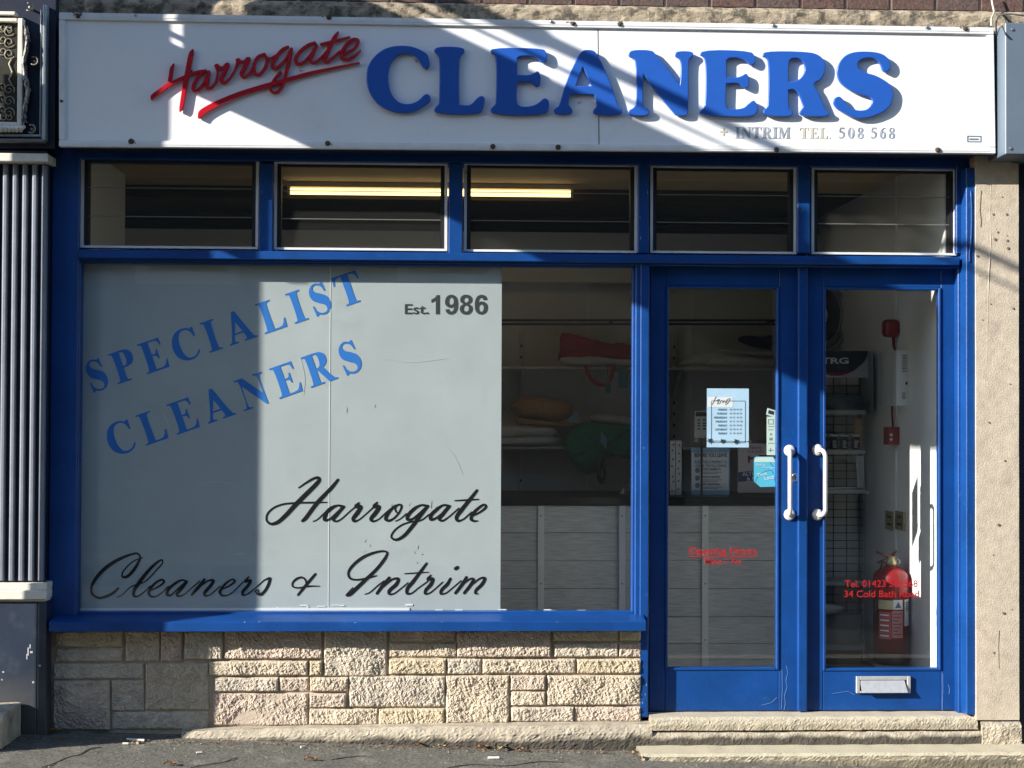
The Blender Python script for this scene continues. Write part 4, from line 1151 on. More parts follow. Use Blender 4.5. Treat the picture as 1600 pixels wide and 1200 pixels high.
# ================================================================== STALL RISER: rock-faced stone
XS0, XS1 = X_(80, Y_WALL), X_(1001, Y_WALL)
sw = thing('stone_wall', 'low wall of rock faced sandstone blocks beneath the blue window sill', 'wall', ((XS0 + XS1) / 2, Y_WALL, Z_(1140, Y_WALL)))
box('mortar_bed', XS0, Y_WALL + 0.0005, Z_(1175, Y_WALL), XS1, 0.045, Z_(983, Y_WALL), MORTAR, sw)
STONES = [
 (88,985,192,1010),(88,1013,192,1033),(197,985,250,1033),(252,985,285,1033),(288,985,348,1030),
 (84,1037,225,1060),(84,1063,172,1140),(175,1063,225,1110),(228,1036,326,1109),(175,1112,326,1139),
 (351,984,503,1029),(327,1032,481,1055),(484,1032,503,1055),(507,984,604,1056),(610,984,711,1001),(609,1004,713,1026),(608,1029,697,1053),(699,1029,751,1053),
 (714.5,984,860,1026),(864,984,965,1001),(968,984,1001,1001),(866,1004,965,1026),(967,1004,1001,1026),(754,1029,899,1052),(901,1029,1001,1052),
 (336,1058,435,1080),(437,1058,482,1080),(485,1058,544,1080),(546,1056,695,1104),(697,1055,795,1129),(798,1055,852,1078),(798,1080,852,1102),(855,1055,1001,1101),
 (334,1083,481,1133),(484,1083,541,1105),(484,1107,590,1132),(592,1107,694,1132),(798,1104,896,1127),(898,1104,1001,1127)]
for k, (x0, y0, x1, y1) in enumerate(STONES):
    a = rect(x0, y0, x1, y1, Y_WALL)
    big = (y1 - y0) > 40
    m = STONE[[0, 1, 3, 2][(k * 7 + 3) % 4]] if not big else STONE[[1, 3, 0][k % 3]]
    if k in (10,): m = STONE[1]
    yo = RNG.uniform(-0.004, 0.001)
    rock_face('stone', a[0] - 0.0005, a[1] - 0.0005, a[2] + 0.0005, a[3] + 0.0005, Y_WALL - 0.002 + yo, 0.05, m, sw, k + 1, amp=0.0155 if big else 0.0135, cell=0.0045)

# cement kerb along the foot of the wall
kx0, kx1 = X_(285, -0.17), X_(1030, -0.17)
zk1 = Z_(1134, -0.15)
def ktaper(c):
    t = min(1, max(0, (c.x - kx0) / 1.3))
    return Vector((c.x, c.y + ((1 - t) * 0.05 + max(0, c.x - X_(850, -0.17)) * 0.07) * (c.y < -0.12), c.z - (1 - t) * 0.022))
rough_box('cement_kerb', kx0, -0.185, zk1 - 0.16, X_(1022, -0.185), Y_WALL + 0.02, zk1, KERBC, None, amp=0.0055, freq=10, cell=0.008, seed=2, fine=0.8, taper=ktaper,
          label='rough cement kerb running along the foot of the sandstone wall', cat='kerb')

# ================================================================== DOORSTEPS
zs1 = Z_(1117, -0.05)
st = thing('doorstep', 'worn cracked stone doorstep under the blue double doors', 'step', (X_(1270, -0.1), -0.08, zs1 - 0.15))
zmid = Z_(1143, -0.15)
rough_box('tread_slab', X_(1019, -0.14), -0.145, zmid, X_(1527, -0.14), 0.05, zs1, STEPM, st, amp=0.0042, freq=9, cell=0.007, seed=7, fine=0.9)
rough_box('riser_render', X_(1012, -0.15), -0.150, Z_(1170, -0.15), X_(1575, -0.15), 0.0, zmid - 0.003, KERBC, st, amp=0.004, freq=11, cell=0.007, seed=9, fine=0.8)
box('threshold', X_(1014, -0.01), 0.0, zs1 - 0.05, X_(1506, -0.01), 0.10, zs1 + 0.006, BLACK, st)
zl = Z_(1166, -0.15)
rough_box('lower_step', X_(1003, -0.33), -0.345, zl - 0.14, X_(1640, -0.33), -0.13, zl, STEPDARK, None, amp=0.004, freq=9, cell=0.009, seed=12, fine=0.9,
          label='long low stone step projecting over the tarmac in front of the doorstep', cat='step')

# ================================================================== RIGHT CONCRETE PIER
YP = Y_PIER
pr_ = thing('concrete_pier', 'pitted tan concrete pier to the right of the blue doors', 'pier', (X_(1557, YP), YP, Z_(1165, YP)))
rough_box('shaft', X_(1525, YP), YP, Z_(1128, YP), X_(1592, YP), 0.04, Z_(18, YP), CONCRETE, pr_, amp=0.0022, freq=4, cell=0.02, seed=21)
rough_box('base_block', X_(1533, YP), YP - 0.012, Z_(1166, YP), X_(1594, YP), 0.0, Z_(1130, YP), CEMENT, pr_, amp=0.005, freq=12, cell=0.007, seed=22, fine=0.9)
bm = NB()
rr = random.Random(5)
for px, py, r in ((1552, 335, 3), (1573, 335, 3), (1559, 363, 2.5), (1555, 374, 3.5), (1574, 376, 3), (1575, 388, 3), (1573, 368, 2), (1566, 308, 2), (1560, 820, 3), (1552, 867, 2), (1568, 958, 3), (1580, 952, 2), (1553, 1020, 3), (1548, 475, 2), (1583, 482, 3), (1527, 400, 3), (1530, 430, 2), (1535, 500, 2), (1578, 600, 2), (1545, 660, 2), (1570, 720, 2.5)):
    p = W(px, py, YP - 0.0015)
    lathe(bm, p, [(r * 0.0018 * rr.uniform(0.7, 1.3), 0.0012), (r * 0.0013, 0.0018)], 9, 'y')
obj('pit', bm, mat('pit_shadow_grime', (0.16, 0.125, 0.09), 0.95), pr_)
for pts in ([(1548, 285), (1547, 330), (1548, 380), (1545, 430), (1543, 500), (1542, 580)],):
    bm = NB()
    tube(bm, [W(x, y, YP + 0.0005) for x, y in pts], 0.0022, 6)
    obj('casting_ridge', bm, CONCRETE, pr_)
for pts, r in (([(1533, 298), (1532, 312), (1531, 330), (1533, 345), (1532, 355)], 0.0018), ([(1561, 985), (1560, 1010), (1561, 1045)], 0.002)):
    bm = NB()
    tube(bm, [W(x, y, YP - 0.0005) for x, y in pts], r, 6)
    obj('casting_ridge', bm, MATS['pit_shadow_grime'], pr_)
# next shop's fascia at the far right and cables
ns = thing('fascia_panel', 'grey blue metal fascia panel of the next shop at the right edge', 'sign panel', W(1640, 240, -0.36))
a = rect(1571, 37, 1800, 242, -0.36)
box('panel', a[0], -0.36, a[1], a[2], -0.05, a[3], GREYBLUE, ns, 0.003)
for px, py in ((1582, 46), (1579, 232)):
    obj('screw', lathe(NB(), W(px, py, -0.36), [(0.008, 0), (0.0075, 0.003), (0.003, 0.005)], 12, 'y'), STEEL, ns)
bx_ = NB()
a = rect(1592, 242, 1680, 1190, -0.12)
box('next_shop_post', a[0], -0.12, a[1], a[2], 0.2, a[3], DARKNAVY, None, 0.003, label='dark navy post of the neighbouring shop at the far right edge', cat='post')
box('sign_gap_board', X_(1554, -0.2), -0.235, Z_(240, -0.2), X_(1575, -0.2), -0.1, Z_(50, -0.2), mat('black_board', (0.02, 0.02, 0.022), 0.7), None,
    label='black board in the gap between the white sign and the grey fascia', cat='board')
CAB = mat('cream_cable', (0.55, 0.48, 0.38), 0.6)
def cable(pts, r, m, label, group=None):
    q = catmull([(x, y, 0, Y) for x, y, Y in pts], False, 6)
    bm = tube(NB(), [W(p[0], p[1], p[2]) for p in q], r, 8)
    return obj('cable', bm, m, None, True, label=label, cat='cable', group=group)
cable([(1548, -12, -0.14), (1551, 8, -0.15), (1553, 20, -0.2), (1549, 30, -0.36), (1549, 40, -0.41)], 0.0045, CAB, 'cream cable dropping from the bricks to the sign corner')
cable([(1610, 26, -0.34), (1590, 23, -0.34), (1572, 22, -0.33), (1562, 24, -0.32), (1557, 32, -0.33), (1557, 60, -0.245), (1558, 120, -0.245), (1559, 200, -0.245), (1562, 230, -0.24), (1566, 243, -0.17), (1578, 252, -0.155), (1595, 255, -0.155)], 0.004,
      mat('dark_cable', (0.09, 0.085, 0.08), 0.6), 'dark cable looping down beside the right end of the white sign')
cable([(1505, 265, -0.067), (1509, 275, -0.067), (1513, 284, -0.08), (1517, 300, -0.134), (1517, 380, -0.134), (1515, 395, -0.134), (1515, 410, -0.134)], 0.004, BLUE, 'blue painted cable clipped to the top of the right jamb')

# ================================================================== LEFT NEIGHBOUR: fluted pilaster and carved console
YPL = Y_PIL
fp = thing('fluted_pilaster', 'navy fluted pilaster with ivory mouldings at the left edge', 'pilaster', W(20, 1142, YPL))
xl = X_(-60, YPL)
a = rect(-60, 255, 72, 912, YPL)
box('shaft', xl, YPL + 0.02, a[1], X_(70, YPL), 0.04, Z_(253, YPL), DARKNAVY, fp, 0.002)
for k in range(7):
    x0 = 61 - k * 15.3
    top = 263 if k else 266
    p0, p1 = W(x0 + 0.0, top, YPL), W(x0 + 8.5, 906, YPL)
    bm = NB()
    xa_, xb_ = X_(x0, YPL), X_(x0 + 8.5, YPL)
    z0_, z1_ = Z_(907, YPL), Z_(top, YPL)
    prof = [(xa_ - 0.004, YPL + 0.0195), (xa_ + 0.004, YPL - 0.001), (xa_ + 0.010, YPL - 0.005), (xb_ - 0.004, YPL - 0.005), (xb_, YPL + 0.001), (xb_ + 0.001, YPL + 0.0195)]
    A = [bm.verts.new((x, y, z0_)) for x, y in prof]
    B = [bm.verts.new((x, y, z1_)) for x, y in prof]
    for i in range(len(prof)):
        bm.faces.new((A[i], A[(i + 1) % len(prof)], B[(i + 1) % len(prof)], B[i]))
    bm.faces.new(A); bm.faces.new(B)
    obj('fillet', bm, mat('sunlit_navy_paint', (0.19, 0.205, 0.24), 0.35, vary=0.15, vscale=12, bump=0.0008, bscale=50), fp)  # navy gloss; the grey of its sunlit faces is put into the colour
# ivory mouldings
def mould(name, x1, y0, y1, Y, depth, m=IVORY):
    a = rect(-60, y0, x1, y1, Y)
    return box(name, a[0], Y, a[1], a[2], Y + depth, a[3], m, fp, 0.004, 2)
mould('capital_block', 75, 239, 252, YPL - 0.06, 0.2)
mould('capital_fillet', 74, 234, 239.5, YPL - 0.03, 0.15, DARKNAVY)
mould('base_moulding', 73, 911, 922, YPL - 0.02, 0.1)
mould('base_moulding', 72.5, 922.5, 937, YPL - 0.03, 0.1)
mould('base_fillet', 72, 937.3, 940, YPL - 0.012, 0.1)
a = rect(-60, 940, 57, 1160, YPL - 0.006)
box('plinth', a[0], YPL - 0.006, a[1], a[2], 0.05, a[3], NAVY, fp, 0.002)
a = rect(57.5, 940, 72, 1160, YPL - 0.004)
box('plinth_edge', a[0], YPL - 0.004, a[1], a[2], 0.05, a[3], NAVY, fp, 0.004, 2)
bm = NB()
for px, py, w, h in ((47, 1010, 1, 3), (44, 1018, 1, 6), (49, 1019, 2, 1.5), (42, 1026, .8, 4), (62, 1040, 1.5, 1.2), (52, 1066, 1.6, 1.4), (5, 1050, 1.4, 1.2), (3, 1062, 1, 1)):
    p = W(px, py, YPL - 0.0065)
    bx(bm, p.x - w * .003, p.y - 0.0006, p.z - h * .003, p.x + w * .003, p.y + 0.001, p.z + h * .003)
obj('chip', bm, mat('chipped_paint', (0.42, 0.42, 0.44), 0.8), fp)
rough_box('stone_block', X_(-60, -0.42), -0.44, Z_(1165, -0.42), X_(10.5, -0.42), YPL - 0.02, Z_(1113, -0.42), CEMENT, None, amp=0.005, freq=16, cell=0.012, seed=31,
          label='rough tan stone block at the foot of the navy pilaster', cat='stone block')

YC = -0.22
cs = thing('carved_console', 'ornate navy and ivory console with scrolled glass panel above the pilaster', 'console', W(10, 232, YC))
a = rect(-90, -30, 84, 229, YC)
box('backboard', a[0], YC + 0.03, a[1], a[2], 0.0, a[3], DARKNAVY, cs)
PALE = mat('pale_blue_grey_paint', (0.42, 0.46, 0.48), 0.35, vary=0.1, vscale=20)
for x0, x1, y0, y1, Y, m in ((62, 64.2, 14, 214, YC, PALE), (66, 72, 7, 219, YC - 0.01, PALE)):
    pbox('upright_moulding', x0, y0, x1, y1, Y, 0.05, m, cs, 0.003)
for x1, y0, y1, Y, m in ((64, 209, 213, YC, PALE), (70, 216, 221, YC - 0.012, mat('grey_moulding', (0.16, 0.16, 0.17), 0.4))):
    pbox('lower_moulding', -60, y0, x1, y1, Y, 0.05, m, cs, 0.003)
pbox('glass_panel', -60, 33, 28, 190, YC + 0.005, 0.01, MIRROR, cs)
pbox('panel_frame', 27, 28, 35, 197, YC - 0.02, 0.04, IVORY, cs, 0.004, 2)
pbox('panel_frame', -60, 27, 27, 33.5, YC - 0.018, 0.04, IVORY, cs, 0.004, 2)
pbox('panel_frame', -60, 190, 27, 196, YC - 0.018, 0.04, IVORY, cs, 0.004, 2)
pbox('upper_ledge', -60, 17, 24, 23, YC - 0.03, 0.05, IVORY, cs, 0.004, 2)
# gilded scrolls on the glass
bm = NB()
def scroll(cx, cy, r, turns, a0, s=1):
    pts = []
    for k in range(22):
        t = k / 21
        an = a0 + s * t * turns * 2 * math.pi
        rr_ = r * (1 - 0.8 * t)
        pts.append(W(cx + rr_ * math.cos(an), cy + rr_ * math.sin(an), YC + 0.001))
    tube(bm, pts, [0.0026 - 0.0012 * k / 21 for k in range(22)], 6)
for cy in (48, 66, 84, 140, 158, 176):
    scroll(14, cy, 9, 1.4, 0.5, 1 if cy < 110 else -1)
    scroll(4, cy - 4, 7, 1.2, 2.4, -1 if cy < 110 else 1)
tube(bm, [W(x, y, YC + 0.001) for x, y in ((19, 90), (14, 100), (19, 112), (14, 124), (19, 134))], 0.004, 6)
for x in range(-30, 20, 9):
    scroll(x, 43, 6, 1.2, 1.0)
    scroll(x, 183, 6, 1.2, 4.0, -1)
obj('gilded_scroll', bm, GOLD, cs, True)
# flaking strip, carved rope and hooks
bm = NB()
prev = None
rr = random.Random(8)
rows = []
for k in range(34):
    y = 40 + k * 4.6
    xm = 40 + 3 * math.sin(k * 0.35) + rr.uniform(-1, 1)
    rows.append([bm.verts.new(W(xm - 4 + rr.uniform(-1, 1), y, YC - 0.012)), bm.verts.new(W(xm - 1, y, YC - 0.03 - rr.uniform(0, 0.012))), bm.verts.new(W(xm + 2, y, YC - 0.018 - rr.uniform(0, .01))), bm.verts.new(W(xm + 4.5 + rr.uniform(-1, 1), y, YC + 0.02)), bm.verts.new(W(xm - 4, y, YC + 0.03))])
for A, B in zip(rows, rows[1:]):
    for i in range(5):
        bm.faces.new((A[i], A[(i + 1) % 5], B[(i + 1) % 5], B[i]))
bm.faces.new(rows[0]); bm.faces.new(rows[-1])
obj('flaking_strip', bm, mat('flaking_paint', (0.35, 0.34, 0.31), 0.7, vary=0.5, vscale=60, col2=(0.02, 0.02, 0.03), c2scale=30, c2lo=0.5, c2hi=0.56), cs)
bm = NB()
for k in range(15):
    x = -50 + k * 6
    p = W(x, 201, YC - 0.02)
    q = W(x + 5, 197, YC - 0.02)
    q2 = W(x - 2, 206, YC - 0.02)
    tube(bm, [q2, p + Vector((0, -0.008, 0)), q], [0.007, 0.011, 0.007], 8)
obj('carved_rope', bm, IVORY, cs, True)
for px, py in ((47, 12), (54, 96), (50, 202)):
    bm = NB()
    c = W(px, py, YC - 0.005)
    pts = [c + Vector((0.018 * math.cos(t), -0.012, 0.018 * math.sin(t))) for t in [-2.3 + 4.4 * k / 14 for k in range(15)]]
    tube(bm, pts, 0.0032, 8)
    cyl(bm, c + Vector((0, 0.04, 0)), c + Vector((0, -0.008, 0)), 0.006, n=10)
    obj('hook', bm, GOLD, cs, True)

# ================================================================== SHOP CONTENTS
YCT = 1.0
ct = thing('service_counter', 'grey plank fronted service counter with a black top inside the shop', 'counter', (X_(950, YCT), YCT, ZF))
cz1 = Z_(790, YCT)
cols = [(560, 715), (715, 845), (845, 972), (972, 1102), (1102, 1236)]
rows_ = [790, 832.5, 875.5, 919.5, 963, 1005.5, 1047]
ccore = box('carcass', X_(556, YCT), YCT + 0.02, ZF, X_(1238, YCT), YCT + 0.55, cz1 - 0.002, DARKWOOD, ct)
for x0, x1 in cols:
    for r in range(6):
        a = rect(x0, rows_[r], x1, rows_[r + 1], YCT)
        bm = NB()
        n = 10
        bow = RNG.uniform(0.0, 0.006) if RNG.random() < 0.6 else 0.001
        f0, f1, b0, b1 = [], [], [], []
        for k in range(n + 1):
            x = a[0] + 0.0012 + (a[2] - a[0] - 0.0024) * k / n
            s = math.sin(math.pi * k / n)
            f0.append(bm.verts.new((x, YCT - 0.002 - bow * s, a[1] + 0.0014 + bow * 0.25 * s)))
            f1.append(bm.verts.new((x, YCT - 0.001, a[3] - 0.0014)))
            b0.append(bm.verts.new((x, YCT + 0.016, a[1] + 0.0014)))
            b1.append(bm.verts.new((x, YCT + 0.016, a[3] - 0.0014)))
        for k in range(n):
            bm.faces.new((f0[k], f0[k + 1], f1[k + 1], f1[k])); bm.faces.new((b0[k], b1[k], b1[k + 1], b0[k + 1]))
            bm.faces.new((f0[k], b0[k], b0[k + 1], f0[k + 1])); bm.faces.new((f1[k], f1[k + 1], b1[k + 1], b1[k]))
        bm.faces.new((f0[0], f1[0], b1[0], b0[0])); bm.faces.new((f0[n], b0[n], b1[n], f1[n]))
        obj('plank', bm, PLANK, ct)
for px in (715, 845, 972, 1102):
    a = rect(px - 5, 790, px + 5, 1046, YCT - 0.012)
    bt = box('batten', a[0], YCT - 0.014, a[1], a[2], YCT - 0.0075, a[3], BATTEN, ct, 0.001)
    bm = NB()
    for py in (806, 912, 1000):
        lathe(bm, W(px, py, YCT - 0.014), [(0.004, 0), (0.003, 0.001)], 8, 'y')
    obj('screw', bm, DARKMETAL, ct)
a = rect(552, 776, 1240, 790, YCT - 0.02)
box('worktop', a[0], YCT - 0.02, a[1] + 0.001, a[2], YCT + 0.58, a[3], BLACKTOP, ct, 0.004)

# shelves on the back wall
def wall_shelf(py, label, x0=690, x1=1212):
    Ys = 2.28
    z = Z_(py, Ys)
    t = thing('wall_shelf', label, 'shelf', (X_(900, Ys), YBK - 0.1, z))
    box('board', X_(x0, Ys), Ys, z - 0.018, X_(x1, Ys), YBK - 0.03, z, SHELFW, t, 0.002)
    for px in (814, 1053):
        x = X_(px, YBK - 0.02)
        bm = NB()
        pr2 = [(YBK - 0.031, z - 0.02), (Ys + 0.03, z - 0.02), (Ys + 0.03, z - 0.03), (YBK - 0.031, z - 0.17)]
        A = [bm.verts.new((x - 0.008, y, zz)) for y, zz in pr2]
        B = [bm.verts.new((x + 0.008, y, zz)) for y, zz in pr2]
        for i in range(4):
            bm.faces.new((A[i], A[(i + 1) % 4], B[(i + 1) % 4], B[i]))
        bm.faces.new(A); bm.faces.new(B)
        obj('bracket', bm, SHELFW, t)
    return z
zsh1 = wall_shelf(572, 'upper white wall shelf carrying the red bag and white bedding')
zsh2 = wall_shelf(697, 'lower white wall shelf carrying the brown cushion and green garment')
for px, lab in ((814, 'slotted upright of the shelves seen through the display window'), (1053, 'slotted upright of the shelves seen through the left door')):
    x = X_(px, YBK - 0.02)
    u = box('shelf_upright', x - 0.012, YBK - 0.028, Z_(776, YBK), x + 0.012, YBK - 0.001, Z_(520, YBK), SHELFW, None, 0.002, label=lab, cat='upright', group='slotted shelf uprights on the back wall')
    bm = NB()
    for k in range(14):
        z = Z_(768 - k * 17.5, YBK)
        bx(bm, x - 0.006, YBK - 0.0285, z - 0.009, x + 0.006, YBK - 0.0279, z + 0.009)
    obj('slot', bm, DARKMETAL, u)
# clothes rail across the room
bm = NB()
for py in (500.5, 506.5):
    cyl(bm, W(690, py, 2.1), W(1217, py, 2.1), 0.007, n=8)
for px in (700, 960, 1214):
    z = Z_(500, 2.1, px)
    cyl(bm, Vector((X_(px, 2.1), 2.1, z)), Vector((X_(px, 2.1), YBK, z)), 0.006, n=8)
obj('garment_rail', bm, DARKMETAL, None, True, label='thin double dark garment rail above the upper shelf', cat='rail')

puff('holdall', [(878, 520), (888, 521), (925, 530), (955, 537), (975, 536), (988, 541), (993, 556), (985, 562), (930, 560), (888, 566), (872, 562), (875, 545), (875, 530)], 2.40, 0.20, REDCLOTH, None, 0.018, 17,
     label='dark red canvas holdall slumped on the upper shelf', cat='bag')
bag = bpy.data.objects['holdall']
bm = NB()
q = catmull([(915, 570, 0), (918, 582, 0), (924, 592, 0), (937, 601, 0), (950, 597, 0), (956, 585, 0), (958, 570, 0)], False, 5)
tube(bm, [W(x, y, 2.26) for x, y in q], 0.012, 8)
bagstrap = obj('strap', bm, REDCLOTH, None, True)
bagstrap.parent = bag
bagstrap.matrix_parent_inverse = Matrix.Translation(-Vector(bag.location))
bagstrap.location = bagstrap['base']
puff('folded_cloth', [(875, 560), (900, 557), (930, 556), (960, 560), (1000, 563), (1000, 571), (940, 571.5), (880, 570)], 2.36, 0.16, WHITECLOTH, None, 0.006, 16, label='white folded cloth beneath the dark red holdall', cat='cloth')
for k, (x0, y0, x1, y1) in enumerate(((946, 590, 954, 614), (967, 574, 981, 606))):
    a = rect(x0, y0, x1, y1, 2.25)
    bm = NB()
    bx(bm, a[0], 2.25, a[1], a[2], 2.252, a[3], 0.0005)
    bx(bm, a[0] + 0.012, 2.2505, a[3], a[0] + 0.016, 2.2515, Z_(571, 2.25))
    obj('laundry_tag', bm, TEAL, None, label=('small teal paper tag hanging beside the red bag strap', 'larger teal paper tag hanging right of the red bag strap')[k], cat='tag', group='laundry tags hanging under the upper shelf')
puff('cushion', [(797, 636), (806, 628), (818, 620), (850, 621), (880, 626), (895, 634), (894, 648), (880, 657), (850, 656), (820, 653), (808, 650), (802, 642)], 2.40, 0.22, BROWNCLOTH, None, 0.010, 13,
     label='brown padded cushion lying on folded laundry', cat='cushion')
puff('folded_blanket', [(806, 653), (830, 655), (870, 659), (908, 663), (905, 669), (870, 668), (830, 664), (808, 662)], 2.38, 0.2, BROWNCLOTH, None, 0.004, 12, label='brown folded blanket beneath the brown cushion', cat='blanket')
a = rect(888, 645, 908, 661, 2.24)
bm = NB()
quadbox(bm, [W(886, 657, 2.24), (W(893, 662, 2.24)), W(908, 648, 2.24), W(900, 643, 2.24)], 0.002)
obj('laundry_tag', bm, LIGHTBLUE, None, label='blue ticket leaning against the brown cushion', cat='tag')
puff('folded_linen', [(760, 668), (790, 664), (840, 666), (866, 669), (870, 676), (864, 681), (820, 682), (760, 683)], 2.36, 0.22, WHITECLOTH, None, 0.006, 18, label='white folded linen in clear wrap under the brown blanket', cat='linen')
puff('folded_linen', [(760, 684), (800, 682), (860, 682), (875, 686), (870, 694), (845, 697), (800, 696), (760, 694)], 2.34, 0.22, WHITECLOTH, None, 0.006, 18, label='bottom layer of wrapped white linen on the lower shelf', cat='linen')
puff('folded_linen', [(922, 650), (940, 646), (970, 650), (1000, 655), (1000, 664), (960, 664), (922, 657)], 2.40, 0.2, WHITECLOTH, None, 0.005, 18, label='white folded linen behind the green garment', cat='linen')
gm = puff('green_garment', [(880, 690), (892, 674), (905, 662), (918, 658), (945, 663), (975, 666), (992, 670), (994, 705), (985, 716), (960, 712), (948, 718), (940, 733), (930, 738), (914, 741), (900, 727), (884, 708)], 2.24, 0.12, GREENCLOTH, None, 0.026, 19,
     label='green garment hanging over the edge of the lower shelf', cat='garment')
a = rect(936, 675, 948, 702, 2.165)
bm = quadbox(NB(), [W(938, 690, 2.165), W(947, 702, 2.165), W(949, 686, 2.165), W(939, 674, 2.165)], 0.002)
obj('laundry_tag', bm, LIGHTBLUE, None, label='blue ticket pinned to the green garment', cat='tag')
bm = NB()
q = catmull([(942, 715, 0), (938, 730, 0), (936, 745, 0), (940, 754, 0), (944, 745, 0), (944, 728, 0)], False, 4)
tube(bm, [W(x, y, 2.2) for x, y in q], 0.012, 8)
obj('strap', bm, DARKCLOTH, None, True, label='black strap hanging below the green garment', cat='strap')
bm = NB()
p = W(975, 768, 1.3)
lathe(bm, p - Vector((0, 0, 0.03)), [(0.03, 0), (0.03, 0.02), (0.012, 0.03), (0.012, 0.05)], 14)
tube(bm, [p + Vector((0, 0, 0.02)), p + Vector((0.04, 0, 0.035)), p + Vector((0.10, 0, 0.036))], 0.006, 8)
obj('counter_bell', bm, STEEL, None, True, label='small dark metal fitting on the counter behind the window post', cat='fitting')

# bedding seen through the left door
puff('folded_bedding', [(1060, 570), (1072, 560), (1090, 552), (1120, 549), (1135, 556), (1128, 566), (1100, 571)], 2.34, 0.2, WHITECLOTH, None, 0.008, 14, label='rolled white bedding at the left end of the door shelf', cat='bedding')
puff('folded_bedding', [(1098, 567), (1110, 558), (1150, 557), (1190, 560), (1222, 562), (1222, 572), (1160, 572), (1104, 571)], 2.30, 0.2, WHITECLOTH, None, 0.006, 16, label='flat white bedding lying lowest on the upper shelf', cat='bedding')
puff('folded_bedding', [(1122, 547), (1150, 547), (1190, 550), (1222, 551), (1222, 558), (1180, 557), (1145, 554)], 2.34, 0.2, WHITECLOTH, None, 0.005, 16, label='white sheet folded on top of the bedding pile', cat='bedding')
puff('folded_jacket', [(1152, 530), (1160, 525), (1190, 526), (1225, 523), (1225, 545), (1190, 545), (1165, 538)], 2.38, 0.2, DARKCLOTH, None, 0.006, 16, label='black folded jacket on top of the white bedding', cat='jacket')

# notices standing on the counter, seen through the left door
YN = 1.12
nt_ = pbox('counter_notice', 1080, 700, 1140, 773, YN, 0.004, LIGHTBLUE, None, 0.0005, label='before you leave notice with blue borders standing on the counter', cat='notice')
def on(parent, o):
    o.parent = parent
    o.matrix_parent_inverse = Matrix.Translation(-Vector(parent.location))
    return o
on_ = lambda o, parent: on(parent, o)
def part_text(parent, body, x0, x1, yb, cap, Y, m, bold=0.0, rot=0.0):
    me = text_mesh(body, x0, x1, yb, cap, Y, bold=bold, rot=rot)
    return link_mesh('lettering', me, m, parent)
pbox('sheet', 1081, 707, 1138.5, 766, YN - 0.001, 0.001, WHITEP, nt_)
part_text(nt_, 'BEFORE YOU LEAVE', 1085, 1136, 714, 6, YN - 0.0015, INK, 0.02)
part_text(nt_, "PLEASE TAKE A MOMENT TO", 1085, 1136, 724, 4.5, YN - 0.0015, NAVYINK)
part_text(nt_, "CHECK THE FOLLOWING:", 1087, 1136, 730, 4.5, YN - 0.0015, NAVYINK)
for k, (t_, y) in enumerate((('YOUR GARMENTS', 735), ('YOUR ACCESSORIES', 747), ('ANY CONDITIONS', 758.5))):
    part_text(nt_, t_, 1097, 1126 - k, y, 3.6, YN - 0.0015, INK, 0.015)
    bm = NB()
    lathe(bm, W(1090, y, YN - 0.001), [(0.014, 0), (0.014, 0.001)], 20, 'y')
    obj('icon', bm, mat('grey_green_print', (0.22, 0.30, 0.30), 0.7), nt_)
    bm = NB()
    for j in range(2):
        a = rect(1097, y + 2.4 + j * 2.2, 1128 - 6 * j, y + 3.2 + j * 2.2, YN - 0.0012)
        bx(bm, a[0], YN - 0.0014, a[1], a[2], YN - 0.0010, a[3])
    obj('small_print', bm, INKGREY, nt_)
part_text(nt_, 'CUSTOMER NOTICE', 1084, 1122, 704.5, 4.2, YN - 0.0012, WHITEP)
n2 = pbox('counter_notice', 1153, 693, 1216, 770, YN + 0.02, 0.004, mat('pinkish_paper', (0.52, 0.47, 0.47), 0.8), None, 0.0005, label='alterations poster with a navy band behind the blue sticker', cat='notice')
a = rect(1153, 687, 1216, 693, YN + 0.02)
box('top_strip', a[0], YN + 0.018, a[1], a[2], YN + 0.026, a[3], BLACK, n2)
bm = quadbox(NB(), [W(1153.5, 753, YN + 0.0185), W(1215, 748, YN + 0.0185), W(1215, 731, YN + 0.0185), W(1153.5, 738, YN + 0.0185)], 0.001)
obj('navy_band', bm, NAVYINK, n2)
part_text(n2, 'ALTERATIONS', 1160, 1214, 744, 6, YN + 0.018, WHITEP, 0.01, 0.08)
part_text(n2, '& REPAIRS', 1167, 1206, 751, 5.5, YN + 0.018, WHITEP, 0.01, 0.08)
part_text(n2, 'Tailoring', 1171, 1190, 702, 6, YN + 0.018, RED)
part_text(n2, 'for all occasions', 1169, 1193, 707, 3, YN + 0.018, INK)
bm = NB()
q0 = W(1172, 717, YN + 0.018)
bx(bm, q0.x - 0.012, YN + 0.0175, q0.z - 0.022, q0.x, YN + 0.0188, q0.z + 0.018)
bx(bm, q0.x, YN + 0.0176, q0.z - 0.004, q0.x + 0.07, YN + 0.0187, q0.z + 0.010)
bx(bm, q0.x + 0.05, YN + 0.0174, q0.z + 0.004, q0.x + 0.105, YN + 0.0189, q0.z + 0.022)
obj('sewing_picture', bm, mat('maroon_print', (0.20, 0.03, 0.04), 0.7), n2)
n3 = pbox('counter_notice', 1085, 642, 1110, 684, YN - 0.03, 0.004, mat('cream_card', (0.55, 0.54, 0.48), 0.8), None, 0.0005, label='cream card with a black heading partly behind the blue hours sheet', cat='notice')
pbox('heading', 1087, 644, 1110, 650.5, YN - 0.031, 0.001, INK, n3)
bm = NB()
for y in (655, 660, 664, 669):
    for x, w in ((1090, 4), (1098, 5)):
        a = rect(x, y, x + w, y + 2.2, YN - 0.031)
        bx(bm, a[0], YN - 0.0312, a[1], a[2], YN - 0.0303, a[3])
obj('symbol', bm, INK, n3)
